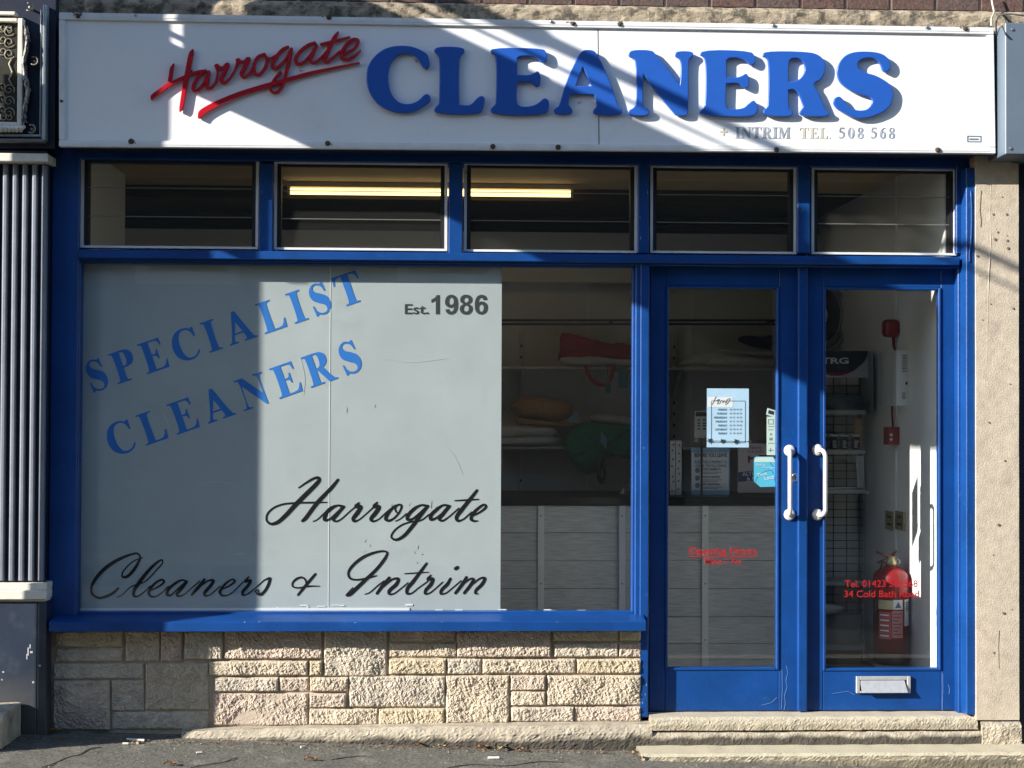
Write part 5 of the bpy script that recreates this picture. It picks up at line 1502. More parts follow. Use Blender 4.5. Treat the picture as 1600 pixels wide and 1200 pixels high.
pst = box('card_stand', X_(1094, YN), YN - 0.024, Z_(774, YN), X_(1097, YN), YN - 0.018, Z_(684, YN), DARKMETAL, n3)
for k, (x0, x1) in enumerate(((1047, 1055), (1056, 1065))):
    r_ = pbox('measuring_strip', x0, 688.5, x1, 773.5, YN - 0.02, 0.006, mat('white_strip', (0.62, 0.61, 0.57), 0.6), None, 0.001, label=('left of two white dotted strips standing on the counter', 'right of two white dotted strips standing on the counter')[k], cat='strip', group='dotted strips on the counter')
    bm = NB()
    for j in range(7):
        p = W((x0 + x1) / 2 + RNG.uniform(-1.2, 1.2), 694 + j * 12 + RNG.uniform(-3, 3), YN - 0.02)
        lathe(bm, p, [(0.005, 0.0), (0.004, 0.0008)], 10, 'y')
    obj('dot', bm, INK, r_)

# paper taped behind the left door glass
YT = 0.030
hn = pbox('hours_notice', 1104.5, 607, 1170, 699, YT, 0.0012, PALEBLUE, None, label='pale blue opening hours sheet taped inside the left door glass', cat='notice')
ln = NB()
for (x0, y0, x1, y1) in ((1111, 627, 1112, 692), (1164, 627, 1165, 692), (1112, 626, 1164, 627), (1112, 691, 1164, 692)):
    a = rect(x0, y0, x1, y1, YT)
    bx(ln, a[0], YT - 0.0008, a[1], a[2], YT - 0.0002, a[3])
obj('print_border', ln, INKGREY, hn)
for k, dname in enumerate(('MONDAY', 'TUESDAY', 'WEDNESDAY', 'THURSDAY', 'FRIDAY', 'SATURDAY', 'SUNDAY')):
    y = 641.5 + 6.2 * k
    part_text(hn, dname, 1136 - len(dname) * 2.3, 1136, y, 3.2, YT - 0.0005, INKGREY)
    bm = NB()
    for x in (1140, 1145.5, 1151, 1156):
        a = rect(x, y - 3, x + RNG.uniform(2.5, 4.4), y - 0.4, YT)
        bx(bm, a[0], YT - 0.0008, a[1], a[2], YT - 0.0002, a[3])
    obj('small_print', bm, mat('soft_grey_ink', (0.25, 0.32, 0.40), 0.7), hn)
pbox('heading_slip', 1106, 620.5, 1145, 636, YT - 0.0008, 0.0005, mat('bright_paper', (0.82, 0.82, 0.82), 0.8), hn)
hw = [[(1113,632,1),(1117,624,1),(1119,620,1)], [(1118,627,.8),(1124,624,1),(1121,631,1),(1125,630,.8),(1127,626,.9),(1130,627,1),(1129,630,.9),(1132,626,.8),(1134,630,.9),(1137,624,1),(1141,623,.9),(1137,630,1),(1133,633,.7)]]
link_mesh('handwriting', strokes_mesh('handwriting', hw, YT - 0.0009, 0.0006, hvar=1), INK, hn)
YST = 0.0265
gl3 = thing('star_garland', 'string of black paper stars across the pale blue hours sheet', 'garland', W(1130, 690, YST))
bm = NB()
cyl(bm, W(1078, 688, YST + 0.0015), W(1182, 690, YST + 0.0015), 0.0007, n=6)
obj('thread', bm, INK, gl3)
for px, py in ((1088, 688), (1109, 688.5), (1129, 689), (1150, 690), (1172, 690)):
    c = W(px, py, YST)
    rot = RNG.uniform(0, 1)
    L = [(c.x + (0.014 if k % 2 == 0 else 0.006) * math.sin(rot + k * math.pi / 5) * RNG.uniform(0.8, 1.25), c.z + (0.014 if k % 2 == 0 else 0.006) * math.cos(rot + k * math.pi / 5) * RNG.uniform(0.8, 1.25)) for k in range(10)]
    link_mesh('star', curve_mesh('star', [L], YST - 0.0006, 0.0012), INK, gl3)
ss = pbox('window_sticker', 1198, 651, 1212.5, 711, YT, 0.001, CREAMGREEN, None, label='tall pale green sticker strip beside the left door stile', cat='sticker')
bm = NB()
for y0, y1, x0, x1 in ((655, 656, 1200, 1209), (662, 663, 1200, 1209), (656, 662, 1200, 1201), (656, 662, 1208, 1209), (666, 667, 1200, 1210), (671, 672, 1200, 1208), (677, 680, 1203, 1206), (684, 688, 1202, 1207), (692, 693, 1200, 1210), (700, 706, 1203, 1204.4), (703, 704, 1200, 1209)):
    a = rect(x0, y0, x1, y1, YT)
    bx(bm, a[0], YT - 0.0007, a[1], a[2], YT - 0.0002, a[3])
obj('small_print', bm, mat('green_grey_ink', (0.2, 0.28, 0.24), 0.7), ss)
s2 = thing('window_sticker', 'small pale label with a black print above the green strip', 'sticker', W(1205, 651, YT))
bm = quadbox(NB(), [W(1197, 648, YT - 0.001), W(1212, 652, YT - 0.001), W(1213.5, 642, YT - 0.001), W(1199, 637.5, YT - 0.001)], 0.0008)
obj('label_paper', bm, CREAMGREEN, s2)
bm = quadbox(NB(), [W(1200, 646, YT - 0.0016), W(1209, 648.5, YT - 0.0016), W(1210, 643, YT - 0.0016), W(1201, 640.5, YT - 0.0016)], 0.0005)
obj('black_print', bm, INK, s2)
s3 = thing('window_sticker', 'large cyan and white sticker at the edge of the left door glass', 'sticker', W(1196, 762, YT))
pts = [(1178, 716), (1181, 713.5), (1208, 713.5), (1212, 720), (1215.5, 726), (1215.5, 760), (1188, 761), (1178, 752)]
obj('sticker_face', quadbox(NB(), [W(x, y, YT - 0.002) for x, y in reversed(pts)], 0.001), CYAN, s3)
obj('top_band', quadbox(NB(), [W(x, y, YT - 0.0026) for x, y in ((1178.5, 722), (1211.5, 722), (1208, 714.5), (1181, 714.5))], 0.0004), CREAMGREEN, s3)
PCY = mat('pale_cyan_print', (0.60, 0.82, 0.90), 0.6)
part_text(s3, 'Find us', 1182, 1196, 728, 4, YT - 0.0028, PCY, 0.01)
part_text(s3, 'in Harrogate', 1192, 1211, 732, 3.6, YT - 0.0028, PCY)
part_text(s3, 'Think', 1183, 1200, 745, 5, YT - 0.0028, PCY, 0.015, 0.2)
part_text(s3, 'Local', 1195, 1210, 750, 6, YT - 0.0028, PCY, 0.02, 0.15)
link_mesh('print_line', strokes_mesh('print_line', [[(1180, 752, 1), (1186, 742, 1), (1205, 735, 1), (1210, 748, 1), (1212, 757, .8)], [(1203, 722.5, 1), (1207, 728, 1.2), (1214, 731, 1)]], YT - 0.0024, 0.0005, hvar=1), mat('deep_cyan', (0.03, 0.25, 0.42), 0.6), s3)

# display rack with grid back, header board and shelves, seen through the right door
YG = 1.32
xr1 = X_(1365, 1.16)
xr0 = X_(1236, 1.16)
rk = thing('display_rack', 'white wire grid display rack with shelves and a black header board', 'rack', ((xr0 + xr1) / 2, YG, ZF))
RACK = mat('grey_rack_metal', (0.30, 0.30, 0.285), 0.5)
for x in (xr0, xr1 - 0.02):
    box('upright', x, YG + 0.06, ZF, x + 0.022, YG + 0.09, Z_(548, YG), RACK, rk, 0.002)
bm = NB()
for k in range(12):
    x = X_(1240, YG + 0.05) + (X_(1354, YG + 0.05) - X_(1240, YG + 0.05)) * k / 11 * 1.0
    if k % 2 == 0:
        cyl(bm, Vector((x, YG + 0.05, ZF + 0.02)), Vector((x, YG + 0.05, Z_(560, YG))), 0.0028, n=6)
for k in range(36):
    z = Z_(600 + k * 12.2, YG + 0.05)
    cyl(bm, Vector((xr0, YG + 0.046, z)), Vector((xr1, YG + 0.046, z)), 0.0024, n=6)
obj('wire_grid', bm, DARKMETAL, rk)
a = rect(1236, 600, 1352, 1040, YG + 0.1)
box('back_panel', a[0], YG + 0.10, a[1], a[2], YG + 0.11, a[3], ROOMB, rk)
for py in (644, 706, 768, 912, 1013):
    a = rect(1236, py - 3.5, 1353, py + 3.5, 1.14)
    box('shelf', a[0], 1.14, a[1], a[2], YG + 0.045, a[3], RACK, rk, 0.002)
hd = obj('header_board', bx(NB(), *[rect(1236, 549.5, 1357, 602, 1.2)[i] if False else v for i, v in enumerate((X_(1236, 1.2), 1.20, Z_(590, 1.2, 1300), X_(1357, 1.2), 1.212, Z_(550, 1.2, 1300)))]), mat('pale_board', (0.42, 0.42, 0.40), 0.6), rk)
cx_, cz_ = X_(1306, 1.2), Z_(548, 1.2, 1300)
def arc(rx, rz, n=24):
    return [(cx_ + rx * math.cos(math.pi + math.pi * k / n), cz_ + rz * math.sin(math.pi + math.pi * k / n)) for k in range(n + 1)]
sc_ = (X_(1400, 1.2) - X_(1300, 1.2)) / 100
link_mesh('red_arc', curve_mesh('red_arc', [arc(46 * sc_, 39 * sc_)], 1.1985, 0.001), RED, hd)
link_mesh('black_badge', curve_mesh('black_badge', [arc(50 * sc_, 35 * sc_)], 1.1965, 0.001), mat('header_black', (0.015, 0.016, 0.02), 0.4), hd)
link_mesh('lettering', text_mesh('TRG', 1283, 1326, 568, 9, 1.1955, bold=0.03), mat('silver_print', (0.6, 0.6, 0.58), 0.5), hd)
link_mesh('lettering', text_mesh('ONE', 1310, 1325, 577, 4, 1.1955), RED, hd)
box('side_gusset', xr1 - 0.012, 1.15, Z_(645, 1.15), xr1 - 0.006, YG + 0.05, Z_(545, 1.15), RACK, rk)
# tins
for k, px in enumerate((1286, 1303, 1319, 1337)):
    c = Vector((X_(px, 1.2), 1.2, Z_(702.5, 1.14)))
    r = 0.024
    h = Z_(677, 1.2) - c.z
    t = thing('polish_tin', ('dark polish tin nearest the door stile on the rack shelf', 'second dark polish tin from the door stile on the shelf', 'third dark polish tin from the door stile on the shelf', 'dark polish tin nearest the rack upright')[k], 'tin', c, 'polish tins on the rack shelf')
    obj('tin_body', lathe(NB(), c, [(r, 0), (r, h * 0.88)], 20), mat('dark_tin', (0.025, 0.027, 0.032), 0.3), t, True)
    obj('tin_lid', lathe(NB(), c + Vector((0, 0, h * 0.88)), [(r * 1.02, 0.0003), (r * 1.02, h * 0.12), (r * 0.9, h * 0.13)], 20), SHELFW, t)
    bm = NB()
    for j in range(4):
        zz = c.z + h * (0.2 + 0.12 * j)
        bx(bm, c.x - r * 0.5, c.y - r * 1.03, zz, c.x + r * RNG.uniform(0.0, 0.55), c.y - r * 0.8, zz + h * 0.06)
    obj('tin_print', bm, SHELFW, t)
box('shoe_polish_box', X_(1236, 1.2), 1.19, Z_(640.5, 1.14), X_(1349, 1.2), 1.28, Z_(616, 1.2), mat('dark_teal_card', (0.05, 0.07, 0.075), 0.6), None, 0.002, label='long dark teal box on the top shelf of the rack', cat='box')
box('packet', X_(1334, 1.26), 1.24, Z_(702.5, 1.14), X_(1346, 1.26), 1.27, Z_(652, 1.2), BROWNCLOTH, None, 0.002, label='tall brown packet behind the polish tins', cat='packet')
bm = NB()
for k in range(5):
    cyl(bm, W(1338 + k * 2.4, 712, 1.16), W(1341 + k * 2.4, 762, 1.16), 0.0035, n=6)
obj('lace_bundle', bm, WHITECLOTH, None, label='bundle of pale laces hanging under the tin shelf', cat='laces')
box('storage_box', X_(1240, 1.18), 1.16, Z_(909, 1.14) + 0.001, X_(1335, 1.18), 1.3, Z_(780, 1.18), mat('grey_panel_box', (0.22, 0.22, 0.21), 0.6), None, 0.003, label='grey panel box standing low on the wire rack', cat='box') if False else None
puff('plastic_bag', [(1236, 945), (1262, 943), (1300, 944), (1318, 949), (1308, 958), (1285, 961), (1236, 962)], 1.18, 0.08, mat('clear_wrap', (0.45, 0.46, 0.46), 0.3), None, 0.006, 20, label='crumpled clear plastic bag on the lowest rack shelf', cat='plastic bag')
box('cardboard_carton', X_(1236, 1.19), 1.19, ZF + 0.02, X_(1345, 1.19), 1.33, Z_(962, 1.19), mat('grey_carton', (0.16, 0.16, 0.155), 0.7), None, 0.003, label='dark grey carton at the bottom of the rack', cat='carton')

# round steel drum door high behind the rack
dc = W(1284, 492, 1.9)
md = thing('machine_door', 'round steel rimmed porthole door high behind the display rack', 'porthole', dc)
bm = NB()
def ring(bm, c, R, r, n=48, k=10, sz=1.0):
    rings = []
    for i in range(n):
        t = 2 * math.pi * i / n
        rings.append([bm.verts.new((c.x + (R + r * math.cos(u)) * math.cos(t), c.y - r * math.sin(u), c.z + (R + r * math.cos(u)) * sz * math.sin(t))) for u in [2 * math.pi * j / k for j in range(k)]])
    for i in range(n):
        A, B = rings[i], rings[(i + 1) % n]
        for j in range(k):
            bm.faces.new((A[j], A[(j + 1) % k], B[(j + 1) % k], B[j]))
s_ = 1.0 / 333 / (7 / 8.9)
ring(bm, dc, 42 * s_, 3.2 * s_, sz=1.35)
obj('outer_rim', bm, STEEL, md, True)
bm = NB(); ring(bm, dc, 32 * s_, 1.4 * s_, sz=1.4); obj('inner_rim', bm, STEEL, md, True)
bm = NB()
n = 40
vs = [bm.verts.new((dc.x + 31 * s_ * math.cos(2 * math.pi * k / n), dc.y + 0.02 + 0.03 * 0, dc.z + 43 * s_ * math.sin(2 * math.pi * k / n))) for k in range(n)]
cv = bm.verts.new((dc.x, dc.y + 0.09, dc.z))
for k in range(n):
    bm.faces.new((vs[k], vs[(k + 1) % n], cv))
obj('drum_glass', bm, mat('drum_dark', (0.05, 0.048, 0.042), 0.25), md, True)
box('machine_wall', X_(1225, 1.95), 1.96, ZF, X_(1334, 1.95), 2.3, Z_(430, 1.95), ROOMB, md)

# alarm devices on the side wall
def sidebox(name, y0, y1, z0, z1, dep, m, parent=None, bev=0.004, **k):
    return box(name, XW - dep, y0, z0, XW - 0.0008, y1, z1, m, parent, bev, 2, **k)
yA0 = 0.61
zA1, zA0 = Z_(547, yA0, 1400), Z_(634, yA0, 1400)
al_ = thing('alarm_panel', 'white wall mounted alarm panel with vents and a grey curved cover', 'alarm panel', (XW - 0.05, 0.75, zA0))
sidebox('casing', yA0, 0.91, zA0, zA1, 0.062, mat('white_plastic', (0.80, 0.80, 0.77), 0.4), al_)
bm = NB()
n = 12
A_, B_ = [], []
for k in range(n + 1):
    t = k / n
    y = yA0 + 0.012 + (0.90 - yA0 - 0.012) * t
    x = XW - 0.062 - 0.036 * math.sin(math.pi * (0.15 + 0.8 * t))
    A_.append(bm.verts.new((x, y, zA0 + 0.004))); B_.append(bm.verts.new((x, y, zA1 - 0.004)))
e0, e1 = bm.verts.new((XW - 0.06, 0.90, zA0 + 0.004)), bm.verts.new((XW - 0.06, 0.90, zA1 - 0.004))
e2, e3 = bm.verts.new((XW - 0.06, yA0 + 0.012, zA0 + 0.004)), bm.verts.new((XW - 0.06, yA0 + 0.012, zA1 - 0.004))
for k in range(n):
    bm.faces.new((A_[k], A_[k + 1], B_[k + 1], B_[k]))
bm.faces.new([e2] + A_ + [e0]); bm.faces.new([e3] + B_ + [e1]); bm.faces.new((e2, e3, B_[0], A_[0])); bm.faces.new((e0, A_[-1], B_[-1], e1))
obj('curved_cover', bm, mat('grey_plastic', (0.42, 0.42, 0.41), 0.35), al_, False)
bm = NB()
for k in range(11):
    z = zA1 - 0.028 - k * 0.0085
    bx(bm, XW - 0.035, yA0 - 0.0012, z, XW - 0.008, yA0 + 0.002, z + 0.003)
obj('vent', bm, INKGREY, al_)
box('window_mark', XW - 0.016, yA0 - 0.0012, (zA0 + zA1) / 2 - 0.035, XW - 0.006, yA0 + 0.002, (zA0 + zA1) / 2 - 0.020, INK, al_)
bm = NB()
for k in range(6):
    z = zA0 + 0.035 + k * 0.006
    bx(bm, XW - 0.034, yA0 - 0.0012, z, XW - 0.012 - RNG.uniform(0, .008), yA0 + 0.002, z + 0.003)
obj('printed_text', bm, INKGREY, al_)
# red sounder, break glass box, sockets
zc = Z_(513, 0.8, 1392)
rb = thing('fire_sounder', 'rounded red fire sounder high on the side wall', 'sounder', (XW - 0.03, 0.80, zc))
bm = NB()
bx(bm, XW - 0.080, 0.745, zc - 0.046, XW - 0.001, 0.835, zc + 0.046, 0.022, 4)
obj('sounder_body', bm, RED, rb, True)
bm = NB()
for dy in (0.0, 0.03):
    tube(bm, [Vector((XW - 0.02, 0.79 + dy, zc - 0.04)), Vector((XW - 0.02, 0.79 + dy * 0.8, zc - 0.09)), Vector((XW - 0.015, 0.79, zc - 0.125))], 0.0045, 8)
obj('red_cable', bm, RED, rb, True)
zc2 = Z_(681, 0.8, 1387)
cp = thing('break_glass_point', 'square red break glass call point below the alarm panel', 'call point', (XW - 0.02, 0.8, zc2))
bm = NB(); bx(bm, XW - 0.062, 0.76, zc2 - 0.047, XW - 0.001, 0.85, zc2 + 0.047, 0.004, 2); obj('call_body', bm, RED, cp)
bm = NB()
for dz in (0.006, -0.018):
    lathe(bm, Vector((XW - 0.046, 0.76, zc2 + dz)), [(0.008, 0.0), (0.008, 0.0015)], 12, 'y')
obj('call_button', bm, SHELFW, cp)
bm = tube(NB(), [Vector((XW - 0.03, 0.80, zA0 + 0.002)), Vector((XW - 0.03, 0.80, zA0 - 0.04)), Vector((XW - 0.024, 0.805, zc2 + 0.046))], 0.005, 8)
obj('red_cable', bm, RED, cp, True)
for k, (pxa, pxb) in enumerate(((1393, 1407), (1409, 1423))):
    # near edge and far edge of each plate along the wall
    def ywall(px):
        return (XW - 0.0) * F_PX / ((px - 800) + (F_PX * math.tan(YAW))) - DIST
    y0, y1 = sorted((ywall(pxa), ywall(pxb)))
    z0, z1 = Z_(828, (y0 + y1) / 2, 1400), Z_(799, (y0 + y1) / 2, 1400)
    wp = box('wall_socket', XW - 0.012, y0, z0, XW - 0.0008, y1, z1, BRASS, None, 0.002, label=('brass switch plate on the side wall nearer the rack', 'brass switch plate on the side wall nearer the door')[k], cat='switch', group='brass switch plates on the side wall')
    bm = NB()
    for j in range(2):
        zz = z0 + (z1 - z0) * (0.25 + 0.4 * j)
        bx(bm, XW - 0.0145, y0 + (y1 - y0) * 0.25, zz, XW - 0.0122, y0 + (y1 - y0) * 0.7, zz + 0.012)
    obj('switch_rocker', bm, INK, wp)

# fire extinguisher on its wall bracket
YE = 0.60
ec = W(1392, 1035, YE)
fe = thing('fire_extinguisher', 'red fire extinguisher with black base hung low on the side wall', 'fire extinguisher', ec)
sE = (W(1393, 900, YE) - W(1392, 900, YE)).x
R = 27 * sE
def ez(py): return Z_(py, YE, 1392) - ec.z
obj('cylinder', lathe(NB(), ec, [(R, ez(1017)), (R, ez(905)), (R * 0.96, ez(898)), (R * 0.82, ez(892)), (R * 0.5, ez(886)), (R * 0.3, ez(884)), (R * 0.28, ez(878))], 36), RED, fe, True)
obj('base_ring', lathe(NB(), ec, [(R * 0.93, ez(1036)), (R * 1.01, ez(1033)), (R * 1.01, ez(1017.3)), (R * 0.9, ez(1017.2))], 36), BLACK, fe, True)
bm = NB()
lathe(bm, ec + Vector((0, 0, ez(883))), [(R * 0.34, 0), (R * 0.34, 0.02), (R * 0.26, 0.03), (R * 0.26, 0.045)], 18)
obj('valve', bm, BRASS, fe, True)
bm = NB()
q = ec + Vector((0, 0, ez(881)))
tube(bm, [q + Vector((0.01, 0, 0.02)), q + Vector((-0.03, -0.01, 0.02)), q + Vector((-0.075, -0.012, 0.008))], [0.010, 0.009, 0.005], 8)
tube(bm, [q + Vector((0.01, 0, 0.035)), q + Vector((-0.03, -0.01, 0.045)), q + Vector((-0.08, -0.012, 0.062))], [0.010, 0.009, 0.005], 8)
tube(bm, [q + Vector((0.0, 0, 0.03)), q + Vector((0.02, 0, 0.05)), q + Vector((0.032, -0.004, 0.062))], [0.010, 0.010, 0.007], 8)
obj('grip', bm, mat('dark_red_plastic', (0.12, 0.015, 0.012), 0.4), fe, True)
bm = NB()
tube(bm, [q + Vector((-0.01, -0.01, 0.015)), q + Vector((-0.045, -0.015, 0.012)), q + Vector((-0.055, -0.02, -0.02)), q + Vector((-0.052, -0.04, -0.10)), q + Vector((-R * 0.98, -0.035, -0.2)), q + Vector((-R * 1.02, -0.03, -0.3))], [0.008] * 5 + [0.012], 10)
obj('hose', bm, BLACK, fe, True)
bm = NB(); ring(bm, q + Vector((0.028, -0.02, 0.012)), 0.012, 0.0022, 20, 6); obj('safety_pin', bm, STEEL, fe, True)
def wrap(a0, a1, py0, py1, m, name, off=0.0008):
    bm = NB()
    n = 10
    A, B = [], []
    for k in range(n + 1):
        t = a0 + (a1 - a0) * k / n
        x, y = ec.x + (R + off) * math.sin(t), ec.y - (R + off) * math.cos(t)
        A.append(bm.verts.new((x, y, ec.z + ez(py1)))); B.append(bm.verts.new((x, y, ec.z + ez(py0))))
    for k in range(n):
        bm.faces.new((A[k], A[k + 1], B[k + 1], B[k]))
    return obj(name, bm, m, fe)
wrap(-1.05, -0.15, 935, 949, mat('yellow_cream_label', (0.55, 0.48, 0.28), 0.6), 'label_panel')
wrap(-0.15, 0.42, 934, 949, WHITEP, 'label_panel')
wrap(-0.22, 0.42, 951, 993, mat('pinkish_label', (0.50, 0.22, 0.22), 0.6), 'label_panel')
wrap(-1.0, -0.25, 953, 995, mat('red_white_label', (0.48, 0.10, 0.10), 0.6), 'label_panel')
wrap(0.55, 1.25, 934, 975, WHITEP, 'label_panel')
for k in range(5):
    wrap(-0.9, -0.4, 957 + k * 8, 959 + k * 8, WHITEP, 'label_line', 0.0016)
for k in range(7):
    wrap(-0.15, 0.34 - 0.1 * (k % 3), 955 + k * 5.3, 956.3 + k * 5.3, mat('maroon_print', (0.2, .03, .04)), 'label_line', 0.0016)
for k in range(5):
    wrap(0.65, 1.1, 938 + k * 3, 939.6 + k * 3, INKGREY, 'label_line', 0.0016)
bm = NB()
pA = [(-0.05, 946.5), (0.12, 937), (0.29, 946.5)]
vs = [bm.verts.new((ec.x + (R + 0.002) * math.sin(t), ec.y - (R + 0.002) * math.cos(t), ec.z + ez(py))) for t, py in pA]
bm.faces.new(vs)
obj('hazard_mark', bm, INKGREY, fe)
box('wall_bracket', ec.x - 0.03, ec.y + R * 0.2, ec.z - 0.03, XW - 0.001, ec.y + R * 0.7, ec.z - 0.004, SHELFW, fe, 0.002)

# fluorescent batten on the ceiling
YT_ = 1.2
a = rect(448, 287, 897, 303, YT_)
lz = ZC
lt = thing('ceiling_light', 'lit warm fluorescent tube batten seen through the second and third louvre windows', 'ceiling light', ((a[0] + a[2]) / 2, YT_, lz))
box('batten', a[0], YT_ - 0.02, lz - 0.030, a[2], YT_ + 0.05, lz - 0.0008, mat('cream_batten', (0.55, 0.50, 0.40), 0.5), lt, 0.003)
zt3 = lz - 0.052
bm = NB()
for x in (a[0] + 0.004, a[2] - 0.020):
    bx(bm, x, YT_ - 0.012, zt3 - 0.02, x + 0.016, YT_ + 0.028, lz - 0.031, 0.002)
obj('lamp_holder', bm, SHELFW, lt)
bm = cyl(NB(), Vector((a[0] + 0.02, YT_ + 0.006, zt3)), Vector((a[2] - 0.02, YT_ + 0.006, zt3)), 0.0175, n=18)
obj('tube', bm, TUBE, lt, True)

# ================================================================== LITTER on the pavement
def leaf(px, py, L, ang, m, label):
    # find the ground point along the sight line
    Y = -0.3
    for _ in range(12):
        p = W(px, py, Y)
        Y += (p.z - ground_z(p.x, Y)) * 3.5 * -1 * -1 if False else 0
        d = (R_ * (px - 800) - U_ * (py - 600) + FW * F_PX)
        t = (ground_z(p.x, p.y) - CAMPOS.z) / d.z
        p = CAMPOS + d * t
        Y = p.y
    bm = NB()
    ca, sa = math.cos(ang), math.sin(ang)
    n = 8
    L1, R1, M1 = [], [], []
    for k in range(n + 1):
        u = k / n
        w = L * 0.28 * math.sin(math.pi * min(1, u * 0.96 + 0.03)) * (1 + 0.25 * math.sin(u * 19))
        x = (u - 0.5) * L
        z = 0.008 + 0.010 * math.sin(math.pi * u) + 0.004 * math.sin(u * 7)
        def P(xx, yy, zz): return (p.x + xx * ca - yy * sa, p.y + xx * sa + yy * ca, p.z + zz)
        M1.append(bm.verts.new(P(x, 0, z - 0.003)))
        L1.append(bm.verts.new(P(x, w + 1e-4, z + 0.004)))
        R1.append(bm.verts.new(P(x, -w - 1e-4, z + 0.003)))
    for k in range(n):
        bm.faces.new((M1[k], M1[k + 1], L1[k + 1], L1[k])); bm.faces.new((R1[k], R1[k + 1], M1[k + 1], M1[k]))
    return obj('fallen_leaf', bm, m, None, label=label, cat='leaf', group='dead leaves along the wall foot')
LF = [(84, 1146, .05, .3, 0, 'rust brown leaf in the dark corner by the navy plinth'), (313, 1153, .04, .8, 0, 'small brown leaf below the left end of the cement kerb'), (440, 1154, .05, 2.0, 0, 'curled brown leaf against the kerb below the pink stone'),
      (265, 1197, .05, .1, 0, 'brown leaf at the bottom edge of the tarmac'), (542, 1157, .06, .5, 0, 'pair sized brown leaf against the kerb left of centre'), (548, 1156, .04, 1.6, 1, 'pale curled leaf touching the kerb left of centre'),
      (486, 1190, .06, .2, 0, 'flat orange brown leaf out on the tarmac'), (655, 1167, .05, 1.0, 0, 'brown leaf lying where kerb meets tarmac'), (755, 1171, .06, .4, 0, 'rusty leaf in the heap below the kerb crack'), (784, 1172, .07, 1.1, 1, 'tan leaf standing out in the heap below the kerb crack'),
      (812, 1175, .05, 2.4, 0, 'rust leaf at the right of the heap below the kerb'), (994, 1180, .05, .6, 1, 'tan leaf at the corner of the lower step'), (1002, 1188, .05, 1.4, 0, 'brown leaf wedged against the lower step corner'), (690, 1170, .04, .2, 1, 'small tan leaf near the kerb middle')]
for px, py, L, ang, mi, lab in LF:
    leaf(px, py, L, ang, LEAF[mi], lab)
# hairline cracks in the tarmac
def gpt(px, py, dz=0.0):
    d = (R_ * (px - 800) - U_ * (py - 600) + FW * F_PX)
    p = CAMPOS + d * ((0.0 - CAMPOS.z) / d.z)
    for _ in range(6):
        p = CAMPOS + d * ((ground_z(p.x, p.y) + dz - CAMPOS.z) / d.z)
    return p
bm = NB()
for pts in ([(60, 1200), (84, 1192), (108, 1184), (128, 1178), (140, 1171), (160, 1168)], [(300, 1200), (322, 1194), (350, 1191), (372, 1183)], [(700, 1199), (740, 1194), (790, 1196), (840, 1189), (880, 1190)], [(520, 1186), (560, 1181), (585, 1183)]):
    q = catmull([(x + RNG.uniform(-3, 3), y + RNG.uniform(-1, 1), 0) for x, y in pts], False, 5)
    tube(bm, [gpt(x, y, 0.003) for x, y in q], 0.0019, 5)
obj('tarmac_crack', bm, mat('crack_dirt', (0.035, 0.033, 0.028), 0.95), None, kind='stuff', label='dark hairline cracks wandering across the tarmac', cat='cracks')
PAPERW = mat('pale_litter', (0.66, 0.62, 0.52), 0.8)
def scrap(px, py, L, ang, r, m, name, cat, label):
    d = (R_ * (px - 800) - U_ * (py - 600) + FW * F_PX)
    p = CAMPOS + d * ((0.0 - CAMPOS.z) / d.z)
    for _ in range(6):
        p = CAMPOS + d * ((ground_z(p.x, p.y) + 0.006 - CAMPOS.z) / d.z)
    v = Vector((math.cos(ang), math.sin(ang), 0)) * L / 2
    bm = cyl(NB(), p - v, p + v, r, r * 0.9, 8)
    obj(name, bm, m, None, label=label, cat=cat)
scrap(212, 1156, .085, -.25, .006, PAPERW, 'twig', 'twig', 'pale splinter of wood on the tarmac by the wall')
scrap(217, 1160, .025, 1.2, .007, LEAF[1], 'cigarette_end', 'cigarette end', 'tan cigarette end under the pale splinter')
scrap(196, 1162, .025, .1, .006, PAPERW, 'cigarette_end', 'cigarette end', 'white cigarette end left of the pale splinter')
scrap(311, 1176, .024, .3, .005, PAPERW, 'cigarette_end', 'cigarette end', 'white cigarette end on the open tarmac left of centre')
scrap(771, 1184, .05, .05, .006, mat('white_litter', (0.75, 0.75, 0.72), 0.7), 'paper_scrap', 'scrap', 'white paper scrap on the tarmac below the kerb crack')
scrap(473, 1167, .02, .6, .005, PAPERW, 'paper_scrap', 'scrap', 'tiny white scrap near the kerb at centre left')
# loose grit, far too many crumbs to count
bm = NB()
rr = random.Random(3)
for k in range(2600):
    x = rr.uniform(-2.4, 2.0)
    y = -0.17 - abs(rr.gauss(0, 0.10)) - (rr.uniform(0, 0.7) if rr.random() < 0.4 else 0)
    if x > X_(1000, -0.3) and y > -0.36:
        continue
    z = ground_z(x, y)
    s = rr.uniform(0.0015, 0.0055)
    p = [bm.verts.new((x + s * rr.uniform(-1, 1), y + s * rr.uniform(-1, 1), z + 0.001 + s * rr.uniform(0, 1.2))) for _ in range(4)]
    for f in ((0, 1, 2), (0, 1, 3), (1, 2, 3), (0, 2, 3)):
        bm.faces.new([p[i] for i in f])
obj('loose_gravel', bm, mat('grit', (0.26, 0.23, 0.18), 0.9, vary=0.5, vscale=50), None, kind='stuff', label='loose grit and dirt crumbs gathered along the kerb', cat='gravel')
bm = NB()
for k in range(500):
    x = rr.uniform(-2.0, 1.0)
    y = -0.20 - abs(rr.gauss(0, 0.025))
    z = ground_z(x, y)
    s = rr.uniform(0.003, 0.010)
    p = [bm.verts.new((x + s * rr.uniform(-1, 1), y + s * rr.uniform(-1, 1), z + 0.002 + s * rr.uniform(0, 0.8))) for _ in range(4)]
    for f in ((0, 1, 2), (0, 1, 3), (1, 2, 3), (0, 2, 3)):
        bm.faces.new([p[i] for i in f])
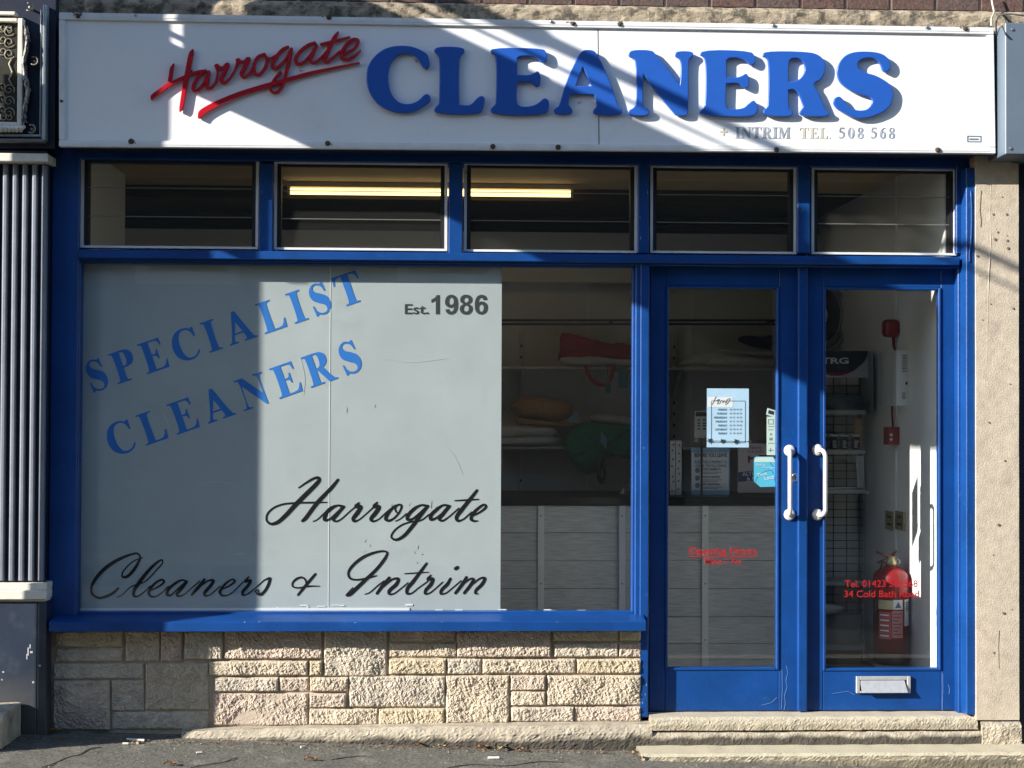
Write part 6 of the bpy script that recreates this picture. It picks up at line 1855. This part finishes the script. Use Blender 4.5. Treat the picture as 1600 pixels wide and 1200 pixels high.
obj('leaf_litter', bm, LEAF[0], None, kind='stuff', label='brown leaf fragments along the foot of the kerb', cat='leaf litter')

# ================================================================== WHAT SHADES THE FRONT: an added banner and totem, unseen left of the view
XBN = -2.55
def cval(px, py, Y):
    p = W(px, py, Y)
    return p.z + SUN_B / SUN_A * p.x
def zc_(c): return c - SUN_B / SUN_A * XBN
def yU(u): return (XBN - u) / SUN_A                     # depth of the point of the banner plane whose shadow lands at X = u on the glass plane
def uof(px, py, Y): return W(px, py, Y).x - SUN_A * Y
cA = cval(480, 228, YS)
cB0 = cval(1085, 228, YS)
cB1 = cval(1312, 403, Y_FRAME)
uEnd0 = 0.5 * (uof(1100, 228, YS) + uof(1290, 403, Y_FRAME))
uEnd1 = uof(1462, 433, 0.0)
BAN = mat('blue_blocker', (0.02, 0.05, 0.16), 0.7)
bn = thing('sun_blocker', 'dark blue banner with arms, added out of view to cast the diagonal shade', 'blocker', (XBN, -1.4, zc_(cA)))  # unseen panel added to cast the diagonal shade on sign and doors
def bpart(name, u0, u1, c0, c1, th=0.012, m=BAN):
    return box(name, XBN - th / 2, yU(u1), zc_(c0), XBN + th / 2, yU(u0), zc_(c1), m, bn)
uw0, uw1 = uof(224, 60, YS), uof(277, 60, YS)
uStart = -1.38
cw0, cw1 = cval(277, 52, YS), cval(250, 34, YS) + 0.03
bpart('blocker_panel', uStart, uw0, cA, cB0)
bpart('blocker_panel', uw0, uw1, cA, cval(270, 68, YS))
bpart('blocker_panel', uw0, uw1, cval(262, 54, YS), cval(245, 38, YS) )
bpart('blocker_panel', uw1, uEnd0, cA, cB0)
bpart('blocker_panel', uEnd0, uEnd1, cA, cB1)
# rods and a tapering arm above it, added for the thin shadow stripes
cQ, cP = cval(1075, 165, YS), cval(993, 159, YS)
bm = cyl(NB(), Vector((XBN, 0.02, zc_(cP))), Vector((XBN, -3.1, zc_(cP) - 0.01)), 0.009, n=10)
obj('blocker_rod', bm, DARKMETAL, bn)
bm = cyl(NB(), Vector((XBN, 0.02, zc_(cQ) + 0.0)), Vector((XBN, -1.6, zc_(cQ))), 0.055, 0.045, 14)
cyl(bm, Vector((XBN, -1.6, zc_(cQ))), Vector((XBN, -3.2, zc_(cQ) - 0.005)), 0.030, 0.008, 14)
obj('blocker_arm', bm, DARKMETAL, bn)
# totem
XT = -2.95
def yT(u): return (XT - u) / SUN_A
u0, u1, u2, u3 = -1.515, uof(385, 650, 0.0), uof(243, 170, YS), -1.30
tt = thing('sun_baffle', 'tall dark blue totem added out of view to shade the left of the front', 'baffle', (XT, -0.8, ground_z(-2.9, -0.8)))  # unseen upright added to shade the left end of the shopfront
zsp = 2.33 + SUN_B * 0.8
zsq = 2.72 + SUN_B * 0.75
box('baffle_panel', XT - 0.04, yT(u1), ground_z(-2.9, -1.2) - 0.02, XT + 0.04, yT(u0), zsp, BAN, tt)
box('baffle_panel', XT - 0.04, yT(u2), zsp + 0.002, XT + 0.04, yT(u0), zsq, BAN, tt)
box('baffle_head', XT - 0.04, yT(u2), zsq + 0.002, XT + 0.04, yT(u3), 4.15, BAN, tt)
